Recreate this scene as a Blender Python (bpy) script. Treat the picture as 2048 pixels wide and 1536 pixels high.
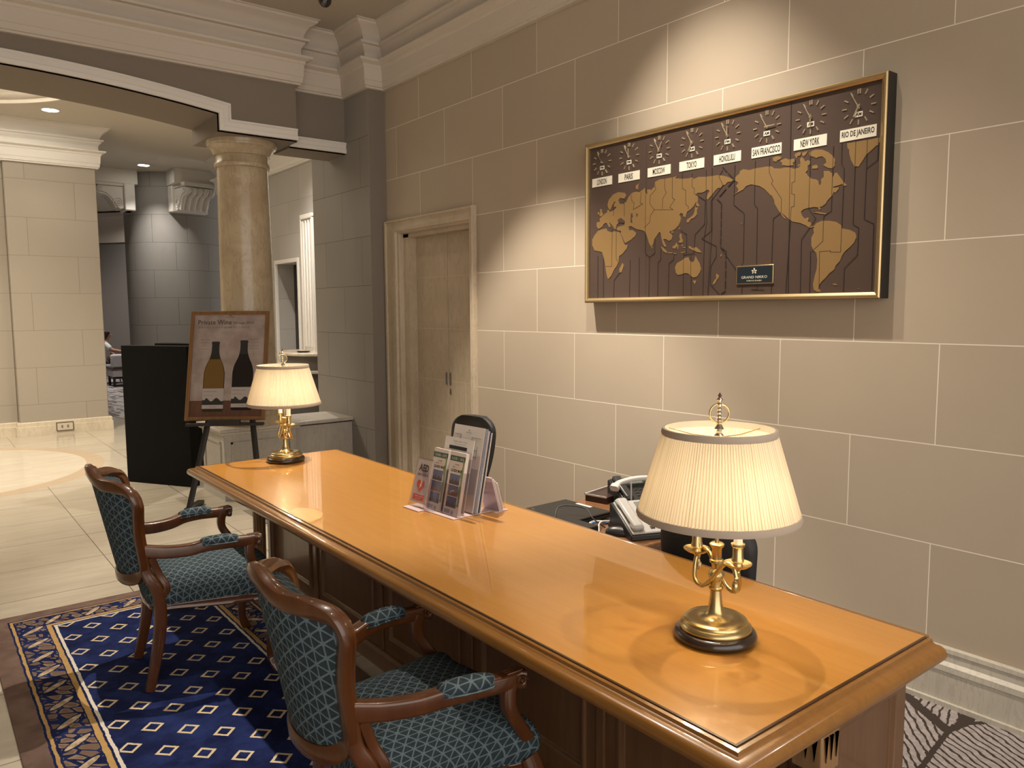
import bpy, bmesh, math, random
from mathutils import Vector, Matrix, Euler
random.seed(7)
PI = math.pi
for o in list(bpy.data.objects): bpy.data.objects.remove(o)
SC = bpy.context.scene
COL = SC.collection

# ------------------------------------------------------------------ camera
CAMZ = 1.66
cam = bpy.data.cameras.new('camera'); cam.sensor_width = 36.0; cam.sensor_fit = 'HORIZONTAL'
cam.lens = 36.0 * 1544.68 / 2048.0; cam.clip_start = 0.02; cam.clip_end = 200
camo = bpy.data.objects.new('camera', cam); COL.objects.link(camo)
rt = Vector((-0.61629689, -0.78749320, -0.00571025)); dn = Vector((-0.07164351, 0.06328660, -0.99542052)); fw = Vector((0.78424827, -0.61306547, -0.09542211))
mm = Matrix((rt, -dn, -fw)).transposed().to_4x4(); mm.translation = Vector((0, 0, CAMZ))
camo.matrix_world = mm
SC.camera = camo
# ------------------------------------------------------------------ world, exposure
SC.view_settings.view_transform = 'Standard'; SC.view_settings.look = 'None'
SC.view_settings.gamma = 1.0; SC.view_settings.use_curve_mapping = False
SC.view_settings.exposure = 0.52
wd = bpy.data.worlds.new('world'); SC.world = wd; wd.use_nodes = True
wd.node_tree.nodes['Background'].inputs[0].default_value = (1.0, 0.92, 0.83, 1)
wd.node_tree.nodes['Background'].inputs[1].default_value = 1.65
WARM = (1.0, 0.88, 0.74)
# key dimensions
W = -3.554         # right wall plane
YB = -3.38         # grey pier plane
XC = 6.40          # corner of right wall
XB = 6.87; XA = 6.69; XBACK = 7.40
ZC = 4.18          # ceiling
DZ = 0.76          # desk top

# downlights above the desk: (x, y, watts, half angle deg, blend)
DESK_SPOTS = [(2.10, -2.45, 130, 42, 0.7), (4.05, -2.45, 470, 34, 0.4), (0.30, -2.45, 90, 40, 0.8), (5.75, -2.45, 12, 50, 0.8)]
MAP_SPOT = (2.76, -2.42, 260, 31, 1.0)
HALL_SPOTS = [(11.351, -1.586, 30), (15.383, -2.916, 90), (14.60, -3.394, 130), (9.85, -0.30, 430), (9.4, -2.6, 80), (7.9, 1.4, 150), (9.9, 2.6, 130), (12.6, 2.2, 160)]

def s2l(c): return tuple(((v/255.)/12.92 if v/255. <= .04045 else ((v/255.+.055)/1.055)**2.4) for v in c)
def hx(h): h = h.lstrip('#'); return s2l((int(h[0:2],16), int(h[2:4],16), int(h[4:6],16)))

# ------------------------------------------------------------------ node expression helper
class X:
    def __init__(s, nt, v): s.nt = nt; s.v = v
    def _m(s, op, b=None, c=None):
        n = s.nt.nodes.new('ShaderNodeMath'); n.operation = op
        for i, q in enumerate((s, b, c)):
            if q is None: continue
            q = q.v if isinstance(q, X) else q
            if isinstance(q, (int, float)): n.inputs[i].default_value = q
            else: s.nt.links.new(q, n.inputs[i])
        return X(s.nt, n.outputs[0])
    def __add__(s, b): return s._m('ADD', b)
    __radd__ = __add__
    def __sub__(s, b): return s._m('SUBTRACT', b)
    def __rsub__(s, b): return (s*-1.0)+b
    def __mul__(s, b): return s._m('MULTIPLY', b)
    __rmul__ = __mul__
    def __truediv__(s, b): return s._m('DIVIDE', b)
    def abs(s): return s._m('ABSOLUTE')
    def floor(s): return s._m('FLOOR')
    def fract(s): return s._m('FRACT')
    def lt(s, b): return s._m('LESS_THAN', b)
    def gt(s, b): return s._m('GREATER_THAN', b)
    def mx(s, b): return s._m('MAXIMUM', b)
    def mn(s, b): return s._m('MINIMUM', b)
    def mod(s, b): return s._m('FLOORED_MODULO', b)
    def sin(s): return s._m('SINE')
    def sqrt(s): return s._m('SQRT')
    def atan2(s, b): return s._m('ARCTAN2', b)
    def step(s, a, b):
        n = s.nt.nodes.new('ShaderNodeMapRange'); n.interpolation_type = 'SMOOTHSTEP'
        s.nt.links.new(s.v, n.inputs[0]); n.inputs[1].default_value = a; n.inputs[2].default_value = b
        return X(s.nt, n.outputs[0])
class Mat:
    def __init__(s, name, rough=.5, metal=0., color=(.5,.5,.5), spec=.5, coat=0., coat_rough=.05, trans=0.):
        s.m = bpy.data.materials.new(name); s.m.use_nodes = True; s.nt = s.m.node_tree
        s.b = s.nt.nodes['Principled BSDF']
        s.b.inputs['Base Color'].default_value = (*color, 1); s.b.inputs['Roughness'].default_value = rough
        s.b.inputs['Metallic'].default_value = metal; s.b.inputs['Specular IOR Level'].default_value = spec
        s.b.inputs['Coat Weight'].default_value = coat; s.b.inputs['Coat Roughness'].default_value = coat_rough
        s.b.inputs['Transmission Weight'].default_value = trans
    def co(s, kind='Object'):
        if kind == 'Pos': out = s.nt.nodes.new('ShaderNodeNewGeometry').outputs['Position']
        else: out = s.nt.nodes.new('ShaderNodeTexCoord').outputs[kind]
        sp = s.nt.nodes.new('ShaderNodeSeparateXYZ'); s.nt.links.new(out, sp.inputs[0])
        return out, X(s.nt, sp.outputs[0]), X(s.nt, sp.outputs[1]), X(s.nt, sp.outputs[2])
    def vec(s, x, y, z=0.):
        n = s.nt.nodes.new('ShaderNodeCombineXYZ')
        for i, q in enumerate((x, y, z)):
            if isinstance(q, X): s.nt.links.new(q.v, n.inputs[i])
            else: n.inputs[i].default_value = q
        return n.outputs[0]
    def noise(s, v, scale, detail=3, rough=.5, dist=0.):
        n = s.nt.nodes.new('ShaderNodeTexNoise'); n.inputs['Scale'].default_value = scale; n.inputs['Detail'].default_value = detail
        n.inputs['Roughness'].default_value = rough; n.inputs['Distortion'].default_value = dist
        if v is not None: s.nt.links.new(v, n.inputs['Vector'])
        return X(s.nt, n.outputs['Fac'])
    def white(s, v):
        n = s.nt.nodes.new('ShaderNodeTexWhiteNoise'); s.nt.links.new(v, n.inputs['Vector']); return X(s.nt, n.outputs['Value'])
    def voro(s, v, scale, feature='F1', rand=1., out='Distance'):
        n = s.nt.nodes.new('ShaderNodeTexVoronoi'); n.feature = feature; n.inputs['Scale'].default_value = scale
        n.inputs['Randomness'].default_value = rand; s.nt.links.new(v, n.inputs['Vector'])
        o = n.outputs[out]
        return X(s.nt, o) if out == 'Distance' else o
    def mix(s, f, a, b):
        n = s.nt.nodes.new('ShaderNodeMix'); n.data_type = 'RGBA'
        if isinstance(f, X): s.nt.links.new(f.v, n.inputs['Factor'])
        else: n.inputs['Factor'].default_value = f
        for k, q in (('A', a), ('B', b)):
            i = [t for t in n.inputs if t.name == k and t.type == 'RGBA'][0]
            if isinstance(q, tuple): i.default_value = (*q[:3], 1)
            else: s.nt.links.new(q, i)
        return [t for t in n.outputs if t.type == 'RGBA'][0]
    def col(s, c): s.nt.links.new(c, s.b.inputs['Base Color']); return s
    def rgh(s, x): s.nt.links.new(x.v, s.b.inputs['Roughness']); return s
    def bump(s, h, dist=.002, strength=1.):
        n = s.nt.nodes.new('ShaderNodeBump'); n.inputs['Distance'].default_value = dist; n.inputs['Strength'].default_value = strength
        s.nt.links.new(h.v, n.inputs['Height']); s.nt.links.new(n.outputs[0], s.b.inputs['Normal'])
        if s.b.inputs['Coat Weight'].default_value > 0: pass
        return s
def sc3(c, k): return tuple(min(1, v*k) for v in c)

def block_mat(name, color, joint, axis, h=.4475, w=.783, z0=.607, x0=1.90, par=0, t=.0022, var=.05, rough=.75, drum=None):
    M = Mat(name, rough=rough, spec=.3)
    out, x, y, z = M.co('Pos')
    if drum: u0 = (y-drum[1]).atan2(x-drum[0])*drum[2]
    else: u0 = x if axis == 'x' else y
    r = ((z-z0)/h); row = r.floor(); par_ = (row+par).mod(2.)*.5
    u = (u0-x0)/w + par_; cell = u.floor()
    du = (u.fract()-.5).abs(); dz = (r.fract()-.5).abs()
    line = (du.gt(.5-t/w)).mx(dz.gt(.5-t/h))
    rnd = M.white(M.vec(cell, row, 1.3))
    n1 = M.noise(M.vec(u0*1., z*1.), 2.3, 4); n2 = M.noise(M.vec(u0*6., z*40.), 30, 2)
    f = rnd*.5 + n1*.6
    c = M.mix(f.step(.1, .95), sc3(color, 1-var), sc3(color, 1+var))
    c = M.mix((n2-.35)*.25, c, sc3(color, .8))
    c = M.mix(line, c, joint)
    M.col(c); M.bump(n2*.3 - line*1.0, .0012, .6)
    return M.m

TAN = (.45, .378, .288)
GREY = (.285, .265, .24)
m_wall = block_mat('tan_stone', TAN, (.80, .74, .62), 'x')
m_wall_y = block_mat('tan_stone_side', TAN, (.8, .74, .62), 'y')
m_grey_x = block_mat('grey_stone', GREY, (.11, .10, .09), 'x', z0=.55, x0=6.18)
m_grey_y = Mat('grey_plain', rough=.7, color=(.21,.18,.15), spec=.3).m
m_beam = Mat('beam_paint', rough=.75, color=(.225,.19,.155), spec=.3).m
m_pier = block_mat('beige_stone', (.375,.335,.28), (.25,.22,.18), 'y', z0=.42, x0=-1.35, w=1.15, h=.50, t=.003, var=.02)
m_far = block_mat('pale_grey_stone', (.42,.40,.37), (.25,.24,.22), 'x', z0=.50, x0=7.9)
m_ceil = Mat('ceiling_paint', rough=.85, color=(.47,.42,.35), spec=.2).m
m_ceil2 = Mat('ceiling_paint_pale', rough=.85, color=(.62,.57,.49), spec=.2).m
m_trim = Mat('trim_paint', rough=.55, color=(.60,.54,.465), spec=.35).m
m_white = Mat('white_trim', rough=.5, color=(.74,.71,.66), spec=.4).m
def marble(name, a, b, rough=.3, scale=3., axis=None):
    M = Mat(name, rough=rough, spec=.5)
    out, x, y, z = M.co('Pos')
    n = M.noise(M.vec(x*1., y*1., z*1.), scale, 6, .62, .8); n2 = M.noise(M.vec(x*3., y*3., z*.6), scale*2.5, 4, .6, 1.)
    v = ((n2-.5).abs()).step(0., .05)
    c = M.mix(n.step(.3, .7), a, b); c = M.mix((1.-v)*.35, c, sc3(a, .7)); M.col(c)
    return M.m
m_col = marble('column_marble', (.40,.31,.195), (.52,.43,.30), rough=.2, scale=2.2)
m_basemar = marble('base_marble', (.47,.44,.38), (.55,.51,.43), rough=.45)
m_baseL = marble('base_marble_cream', (.60,.52,.39), (.70,.62,.48), rough=.3)
m_plinth = marble('plinth_stone', (.44,.41,.36), (.50,.47,.41), rough=.35)
m_plinthtop = marble('plinth_marble_top', (.50,.46,.40), (.58,.54,.47), rough=.18)
m_doorleaf = marble('door_stone', (.42,.345,.24), (.49,.405,.29), rough=.6, scale=2.5)
m_doortrim = marble('door_trim_stone', (.45,.37,.26), (.53,.44,.32), rough=.5)

# ------------------------------------------------------------------ geometry helpers
def nbm(): return bmesh.new()
def obj(name, bm, mat=None, parent=None, smooth=None, bevel=0, seg=2, sub=0, solid=0):
    me = bpy.data.meshes.new(name)
    bmesh.ops.recalc_face_normals(bm, faces=bm.faces)
    bm.to_mesh(me); bm.free()
    o = bpy.data.objects.new(name, me); COL.objects.link(o)
    mats = mat if isinstance(mat, (list, tuple)) else [mat]
    for q in mats:
        if q: me.materials.append(q)
    if parent: o.parent = parent
    if solid:
        md = o.modifiers.new('s', 'SOLIDIFY'); md.thickness = solid; md.offset = 0
    if bevel:
        md = o.modifiers.new('b', 'BEVEL'); md.width = bevel; md.segments = seg; md.limit_method = 'ANGLE'; md.angle_limit = math.radians(40)
        md.harden_normals = False
        if smooth is None: smooth = 35
    if sub:
        md = o.modifiers.new('u', 'SUBSURF'); md.levels = sub; md.render_levels = sub
        if smooth is None: smooth = 180
    if smooth:
        for p in me.polygons: p.use_smooth = True
        if smooth < 180: me.set_sharp_from_angle(angle=math.radians(smooth))
    return o
def empty(name, loc=(0,0,0), rz=0., rx=0.):
    o = bpy.data.objects.new(name, None); COL.objects.link(o); o.location = loc; o.rotation_euler = (rx, 0, rz); o.empty_display_size = .1
    return o
def tag(o, label, cat, group=None, kind=None):
    o['label'] = label; o['category'] = cat
    if group: o['group'] = group
    if kind: o['kind'] = kind
    return o
def struct(o, label=None, cat=None):
    o['kind'] = 'structure'
    if label: o['label'] = label
    if cat: o['category'] = cat
    return o
def bx(bm, x0, x1, y0, y1, z0, z1, mi=0, M=None):
    r = bmesh.ops.create_cube(bm, size=1.)['verts']
    bmesh.ops.scale(bm, vec=(abs(x1-x0), abs(y1-y0), abs(z1-z0)), verts=r)
    bmesh.ops.translate(bm, vec=((x0+x1)/2, (y0+y1)/2, (z0+z1)/2), verts=r)
    if M is not None: bmesh.ops.transform(bm, matrix=M, verts=r)
    if mi:
        for f in {f for v in r for f in v.link_faces}: f.material_index = mi
    return r
def loft(bm, rings, closed_u=True, closed_v=False, cap=True, mi=0):
    R = [[bm.verts.new(p) for p in r] for r in rings]
    n = len(R[0]); m = len(R)
    for i in range(m if closed_v else m-1):
        a, b = R[i], R[(i+1) % m]
        for j in range(n if closed_u else n-1):
            try:
                f = bm.faces.new((a[j], a[(j+1) % n], b[(j+1) % n], b[j])); f.material_index = mi
            except ValueError: pass
    if cap and closed_u and not closed_v:
        for r, rev in ((R[0], True), (R[-1], False)):
            try: f = bm.faces.new(list(reversed(r)) if rev else r); f.material_index = mi
            except ValueError: pass
    return R
def lathe(bm, prof, seg=32, c=(0,0,0), cap=True, mi=0):
    rings = [[(c[0]+r*math.cos(2*PI*k/seg), c[1]+r*math.sin(2*PI*k/seg), c[2]+z) for k in range(seg)] for r, z in prof]
    return loft(bm, rings, cap=cap, mi=mi)
def crom(pts, n=6, closed=False):
    pts = [Vector(p) for p in pts]; out = []; L = len(pts)
    rng = range(L if closed else L-1)
    for i in rng:
        if closed: p0, p1, p2, p3 = pts[(i-1) % L], pts[i], pts[(i+1) % L], pts[(i+2) % L]
        else:
            p1, p2 = pts[i], pts[i+1]; p0 = pts[i-1] if i > 0 else p1*2-p2; p3 = pts[i+2] if i+2 < L else p2*2-p1
        for k in range(n):
            t = k/n; out.append(.5*((2*p1)+(p2-p0)*t+(2*p0-5*p1+4*p2-p3)*t*t+(3*p1-p0-3*p2+p3)*t**3))
    if not closed: out.append(pts[-1])
    return out
CIRC = lambda n=10: [(math.cos(2*PI*k/n), math.sin(2*PI*k/n)) for k in range(n)]
def rrect(a, b, r, n=3):
    out = []
    for cx, cy, s in ((a-r, b-r, 0), (-a+r, b-r, 1), (-a+r, -b+r, 2), (a-r, -b+r, 3)):
        for k in range(n+1):
            t = (s+k/n)*PI/2; out.append((cx+r*math.cos(t), cy+r*math.sin(t)))
    return out
def sweep(bm, pts, sec, scale=None, closed=False, up=(0,0,1), upf=None, cap=True, mi=0):
    pts = [Vector(p) for p in pts]; n = len(pts); rings = []
    pu = None
    for i, p in enumerate(pts):
        a = pts[i-1] if (i > 0 or closed) else p; b = pts[(i+1) % n] if (i < n-1 or closed) else p
        T = (b-a).normalized() if (b-a).length > 1e-9 else Vector((0,0,1))
        U = Vector(upf(i, p)) if upf else (Vector(up) if pu is None or up is not None else pu)
        U = U - T*U.dot(T)
        if U.length < 1e-4: U = Vector((1,0,0)) - T*T.x
        U.normalize(); S = T.cross(U); pu = U
        s = scale[i] if scale else (1, 1)
        if not isinstance(s, (tuple, list)): s = (s, s)
        rings.append([p + S*(q[0]*s[0]) + U*(q[1]*s[1]) for q in sec])
    return loft(bm, rings, closed_v=closed, cap=cap, mi=mi)
def tube(bm, pts, r, n=8, up=(0,0,1), closed=False, mi=0):
    if not isinstance(r, (list, tuple)): r = [r]*len(pts)
    return sweep(bm, pts, CIRC(n), scale=list(r), up=up, closed=closed, mi=mi)
def prism(bm, poly, y0, y1, mi=0, f=lambda x, y, z: (x, y, z)):
    """extrude an (x,z) outline along y"""
    a = [bm.verts.new(f(p[0], y0, p[1])) for p in poly]; b = [bm.verts.new(f(p[0], y1, p[1])) for p in poly]
    n = len(poly)
    fs = []
    for fv in (list(a), list(reversed(b))):
        try: fs.append(bm.faces.new(fv))
        except ValueError: pass
    for i in range(n):
        try: fs.append(bm.faces.new((a[i], b[i], b[(i+1) % n], a[(i+1) % n])))
        except ValueError: pass
    for q in fs: q.material_index = mi
def planmould(bm, path, prof, closed=False, sgn=1):
    """sweep a (projection, height) profile along a plan path, mitred; projection goes to the left of travel"""
    P = [Vector((p[0], p[1])) for p in path]; n = len(P); offs = []
    for i in range(n):
        d0 = (P[i]-P[i-1]).normalized() if (i > 0 or closed) else None
        d1 = (P[(i+1) % n]-P[i]).normalized() if (i < n-1 or closed) else None
        if d0 is None: d0 = d1
        if d1 is None: d1 = d0
        n0 = Vector((-d0.y, d0.x)); n1 = Vector((-d1.y, d1.x)); m = (n0+n1)
        m = m/ max(.2, m.dot(n0)) if m.length > 1e-6 else n0
        offs.append(m*sgn)
    rings = [[(p.x+o.x*q[0], p.y+o.y*q[0], q[1]) for q in prof] for p, o in zip(P, offs)]
    loft(bm, rings, closed_v=closed)
def strip(bm, pts, w, y0, y1, mi=0):
    """thin ribbon along an (x,z) polyline lying in the x-z plane"""
    for a, b in zip(pts[:-1], pts[1:]):
        d = Vector((b[0]-a[0], b[1]-a[1])); L = d.length
        if L < 1e-6: continue
        d /= L; n = Vector((-d.y, d.x))*w/2; e = d*w*.3
        q = [(a[0]-e.x+n.x, a[1]-e.y+n.y), (b[0]+e.x+n.x, b[1]+e.y+n.y), (b[0]+e.x-n.x, b[1]+e.y-n.y), (a[0]-e.x-n.x, a[1]-e.y-n.y)]
        prism(bm, q, y0, y1, mi)
def text_bm(bm, s, x0, x1, z0, z1, y0, y1, keep=False, align='C', mi=0, bold=0.):
    """lettering fitted in the box x0..x1, z0..z1 of the x-z plane, reading towards -y"""
    cu = bpy.data.curves.new('t', 'FONT'); cu.body = s; cu.size = 1.; cu.offset = bold; cu.resolution_u = 2
    to = bpy.data.objects.new('t', cu); COL.objects.link(to); bpy.context.view_layer.update()
    me = bpy.data.meshes.new_from_object(to.evaluated_get(bpy.context.evaluated_depsgraph_get()))
    bpy.data.objects.remove(to); bpy.data.curves.remove(cu)
    if not me.vertices: return
    xs = [v.co.x for v in me.vertices]; ys = [v.co.y for v in me.vertices]
    a, b, c, d = min(xs), max(xs), min(ys), max(ys)
    sx = (x1-x0)/max(1e-6, b-a); sz = (z1-z0)/max(1e-6, d-c)
    if keep: sx = sz = min(sx, sz)
    t = bmesh.new(); t.from_mesh(me); bpy.data.meshes.remove(me)
    cx, cz = (x0+x1)/2, (z0+z1)/2
    for v in t.verts:
        if align == 'L' and keep: px = x0+(v.co.x-a)*sx
        else: px = cx+(v.co.x-(a+b)/2)*sx
        v.co = Vector((px, y0, cz+(v.co.y-(c+d)/2)*sz))
    for f in t.faces: f.material_index = mi
    tm = bpy.data.meshes.new('tmp'); t.to_mesh(tm); t.free(); bm.from_mesh(tm); bpy.data.meshes.remove(tm)
def dup(root, loc, rz=None):
    r = root.copy(); COL.objects.link(r); r.location = loc
    if rz is not None: r.rotation_euler = (0, 0, rz)
    for ch in list(root.children):
        c = ch.copy(); COL.objects.link(c); c.parent = r
        for g in list(ch.children):
            d = g.copy(); COL.objects.link(d); d.parent = c
    return r
def spot(name, loc, power, ang, blend, parent=None, color=WARM, target=None, rad=.04):
    l = bpy.data.lights.new(name, 'SPOT'); l.energy = power; l.spot_size = 2*math.radians(ang); l.spot_blend = blend; l.color = color; l.shadow_soft_size = rad
    o = bpy.data.objects.new(name, l); COL.objects.link(o); o.location = loc
    if target: o.rotation_euler = (Vector(target)-Vector(loc)).to_track_quat('-Z', 'Y').to_euler()
    if parent:
        o.parent = parent; o.location = Vector(loc)-Vector(parent.location)
    return o

# ================================================================== SETTING
# ---- floor
def floor_mat():
    M = Mat('floor_marble', rough=.10, spec=.5)
    out, x, y, z = M.co('Pos')
    rowx = ((x-7.70)/.63); row = rowx.floor()
    ty = ((y+.97)/.92); cell = ty.floor()
    jx = (rowx.fract()-.5).abs().gt(.5-.0028/.63); jy = (ty.fract()-.5).abs().gt(.5-.0028/.92)
    rnd = M.white(M.vec(row, cell, 4.))
    n = M.noise(M.vec(x*7.+rnd*30., y*1.2, rnd*9.), 1.6, 6, .6, .6); n2 = M.noise(M.vec(x*22.+rnd*30., y*1.6, 0.), 2.0, 4, .6, .4)
    c = M.mix(n.step(.25, .75), (.46,.41,.32), (.53,.48,.385)); c = M.mix(n2.step(.5, .8)*.18, c, (.38,.33,.25))
    c = M.mix(rnd*.16, c, (.36,.31,.235))
    c = M.mix((jx.mx(jy)), c, (.13,.11,.085))
    # inlaid medallion
    r = ((x-9.85)*(x-9.85)*.93 + (y+.10)*(y+.10)*1.02).sqrt()
    ring = r.gt(1.42)*r.lt(1.60); inner = r.lt(1.42); r2 = r.lt(.55)
    cm = M.mix(n.step(.2, .8), (.56,.50,.40), (.66,.60,.49)); cb = M.mix(n2, (.44,.33,.22), (.56,.45,.32))
    c = M.mix(inner, c, cm); c = M.mix(ring, c, cb); c = M.mix(r2, c, (.42,.33,.24))
    M.col(c); M.rgh(n2*.10+.08)
    return M.m
m_floor = floor_mat()
bm = nbm(); bx(bm, -3.0, XC, -2.12, 4.5, -.2, 0); bx(bm, XC, 13.2, -4.34, 4.5, -.2, 0)
struct(obj('floor', bm, m_floor))
def carpet_mat(name, a, b, sc=1.0):
    M = Mat(name, rough=.95, spec=.1)
    out, x, y, z = M.co('Pos')
    v = M.vec(x*sc, y*sc, 0.)
    cellc = M.voro(v, 2.1, 'F1', 1., 'Color'); ed = M.voro(v, 2.1, 'DISTANCE_TO_EDGE', 1.)
    sp = M.nt.nodes.new('ShaderNodeSeparateColor'); M.nt.links.new(cellc, sp.inputs[0])
    ang = X(M.nt, sp.outputs[0])*PI; w = M.noise(v, 9., 3)*.05; w2 = M.noise(v, 40., 3)
    ca = (ang+PI/2).sin(); sa = ang.sin()
    u = x*sc*ca + y*sc*sa + w
    st = (u*30.).fract()
    thr = .26 + X(M.nt, sp.outputs[1])*.16
    dark = (st+(w2-.5)*.45).lt(thr).mx((ed+(w2-.5)*.03).lt(.022))
    c = M.mix(w2.step(.3,.7), a, sc3(a, .72)); c = M.mix(dark, c, b); M.col(c)
    M.bump(w2*.6-dark*.6, .004, .6)
    return M.m
m_carpet = carpet_mat('patterned_carpet', (.40,.36,.355), (.055,.042,.035))
bm = nbm(); bx(bm, -3.0, XC, W, -2.12, -.22, -.10)
struct(obj('floor', bm, m_carpet), 'grey and black patterned carpet strip behind the desk', 'carpet')
def carpet2():
    M = Mat('lounge_carpet', rough=.95, spec=.1)
    out, x, y, z = M.co('Pos')
    n = M.noise(M.vec((x+y*.5)*.8, (y-x*.2)*4., 0.), 1.5, 3, .6, 1.2); n2 = M.noise(M.vec(x*2., y*5., 3.), 2.2, 3)
    c = M.mix((n*.6+n2*.4).step(.42,.55), (.17,.15,.15), (.50,.47,.46)); M.col(c)
    return M.m
m_carpet2 = carpet2()
bm = nbm()
c0 = (17.5, 1.0)
lou = [(13.0,-9.5)]+[(13.1+.0*k,-4.4) for k in range(1)]
edge = [(12.2,-3.0),(12.5,-2.75),(13.0,-2.62),(13.6,-2.52),(14.2,-2.35),(14.6,-2.0),(14.8,-1.4),(14.8,4.5)]
poly = [(12.2,-9.5),(12.2,-4.34)]+edge+[(26.5,4.5),(26.5,-9.5)]
prism(bm, [(p[0],p[1]) for p in poly], -.12, .006, f=lambda x,y,z: (x, z, y))
struct(obj('floor', bm, m_carpet2), 'grey streaked lounge carpet beyond the hall', 'carpet')
bm = nbm(); bx(bm, 13.2, 26.5, -9.5, 4.5, -.2, 0); struct(obj('floor', bm, m_floor))

# ---- ceilings
bm = nbm(); bx(bm, -3.0, XA+.05, W-.1, 4.5, ZC, ZC+.15)
struct(obj('ceiling', bm, m_ceil))
# hall ceiling with a round cove
bm = nbm()
COVE = (9.85, -.05, 1.84)
n = 64
ringi = [(COVE[0]+COVE[2]*math.cos(2*PI*k/n), COVE[1]+COVE[2]*math.sin(2*PI*k/n)) for k in range(n)]
def sq(k):
    a = 2*PI*k/n; c, s = math.cos(a), math.sin(a); 
    tx = ((26.5-COVE[0]) if c > 0 else (COVE[0]-XBACK+.3))/max(1e-6, abs(c)); ty = ((4.5-COVE[1]) if s > 0 else (COVE[1]+9.5))/max(1e-6, abs(s)); t = min(tx, ty)
    return (COVE[0]+c*t, COVE[1]+s*t)
outer = [sq(k) for k in range(n)]
A = [bm.verts.new((p[0], p[1], ZC)) for p in ringi]; B = [bm.verts.new((p[0], p[1], ZC)) for p in outer]
for k in range(n): bm.faces.new((A[k], B[k], B[(k+1) % n], A[(k+1) % n]))
for cxy in ((26.5,4.5),(26.5,-9.5),(XBACK-.3,-9.5),(XBACK-.3,4.5)):
    best = sorted(range(n), key=lambda k: (outer[k][0]-cxy[0])**2+(outer[k][1]-cxy[1])**2)[:1][0]
    for k2 in ((best-1) % n, (best+1) % n):
        v = bm.verts.new((cxy[0], cxy[1], ZC))
        try: bm.faces.new((B[best], B[k2], v))
        except ValueError: pass
prof = [(COVE[2]+.02, 0), (COVE[2]-.02, -.02), (COVE[2]-.07,-.015), (COVE[2]-.10,.02), (COVE[2]-.16,.03), (COVE[2]-.22,.06), (COVE[2]-.30,.10), (COVE[2]-.40,.11), (COVE[2]-.46,.17), (COVE[2]-.5,.35), (.01,.36)]
lathe(bm, prof, n, (COVE[0], COVE[1], ZC), cap=False)
struct(obj('ceiling', bm, m_ceil2, smooth=30), 'pale hall ceiling with a round recessed cove', 'ceiling')

# ---- right wall with door opening
bm = nbm()
bx(bm, -3.0, 5.0, W-.3, W, -.2, ZC); bx(bm, 5.0, XC+.02, W-.3, W, 2.36, ZC); bx(bm, 6.30, XC+.02, W-.3, W, -.2, 2.36)
struct(obj('wall_right', bm, m_wall))
# grey pier: side face at XC, long face at YB
bm = nbm(); bx(bm, XC, 7.64, -4.5, YB, -.2, ZC)
bm.faces.ensure_lookup_table()
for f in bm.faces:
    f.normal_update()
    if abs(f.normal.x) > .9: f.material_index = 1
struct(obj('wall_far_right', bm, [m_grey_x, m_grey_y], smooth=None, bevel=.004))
# far wall beyond the pier with doorway
FY = -4.34
bm = nbm()
dx0, dx1, dzt = 10.36, 11.16, 2.35
bx(bm, 7.64, dx0, FY-.6, FY, -.1, ZC); bx(bm, dx1, 13.6, FY-.6, FY, -.1, ZC); bx(bm, dx0, dx1, FY-.6, FY, dzt, ZC)
struct(obj('wall_far', bm, m_far))
bm = nbm()
for a, b, c, d in ((dx0-.045, dx0+.006, 0.01, dzt+.05), (dx1-.006, dx1+.045, 0.01, dzt+.05), (dx0+.006, dx1-.006, dzt-.006, dzt+.05)): bx(bm, a, b, FY-.02, FY+.02, c, d)
fr = struct(obj('door_2', bm, m_white, bevel=.004), 'white framed doorway in the pale grey wall', 'doorway')
bm = nbm(); bx(bm, dx0, dx1, FY-.66, FY-.60, 0, dzt)
obj('dark_gap_sheet', bm, Mat('dark_gap', rough=.8, color=(.03,.03,.03)).m, fr)  # near-black sheet paints the darkness of the gap inside the doorway
bm = nbm(); bx(bm, dx0+.02, dx1-.01, FY-.30, FY-.26, .01, dzt-.01)
obj('door_leaf', bm, Mat('dark_door', rough=.4, color=(.02,.02,.02)).m, fr)

# shade of the dark opening painted as black sheets at the hall end, lounge walls
m_black = Mat('dark_opening_black', rough=.9, color=(.012,.011,.010), spec=.2).m
bm = nbm(); bx(bm, 13.6, 13.7, -9.5, FY+.0, 0, ZC); struct(obj('wall_far_left', bm, m_black))
bm = nbm(); bx(bm, 16.2, 16.3, -9.5, -4.75, 0, 3.95); struct(obj('wall_dark_opening', bm, m_black))
m_lw = Mat('lounge_wall_paint', rough=.85, color=(.20,.18,.165), spec=.2).m
bm = nbm()
LC = (17.0, 2.0)
rad = 8.0
arc = [(LC[0]+rad*math.cos(t), LC[1]+rad*math.sin(t)) for t in [(-80+3.0*k)*PI/180 for k in range(45)]]
rings = [[(p[0],p[1],0), (p[0],p[1],4.3), (p[0]+.2,p[1]-.2,4.3), (p[0]+.2,p[1]-.2,0)] for p in arc]
loft(bm, rings)
struct(obj('wall_back', bm, m_lw, smooth=30))
bm = nbm(); planmould(bm, arc, [(0,3.42),(.05,3.42),(.07,3.62),(.05,3.66),(.06,3.86),(.14,4.0),(.22,4.05),(.25,4.14),(0,4.14)])
struct(obj('trim_1', bm, m_trim, smooth=35))

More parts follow.
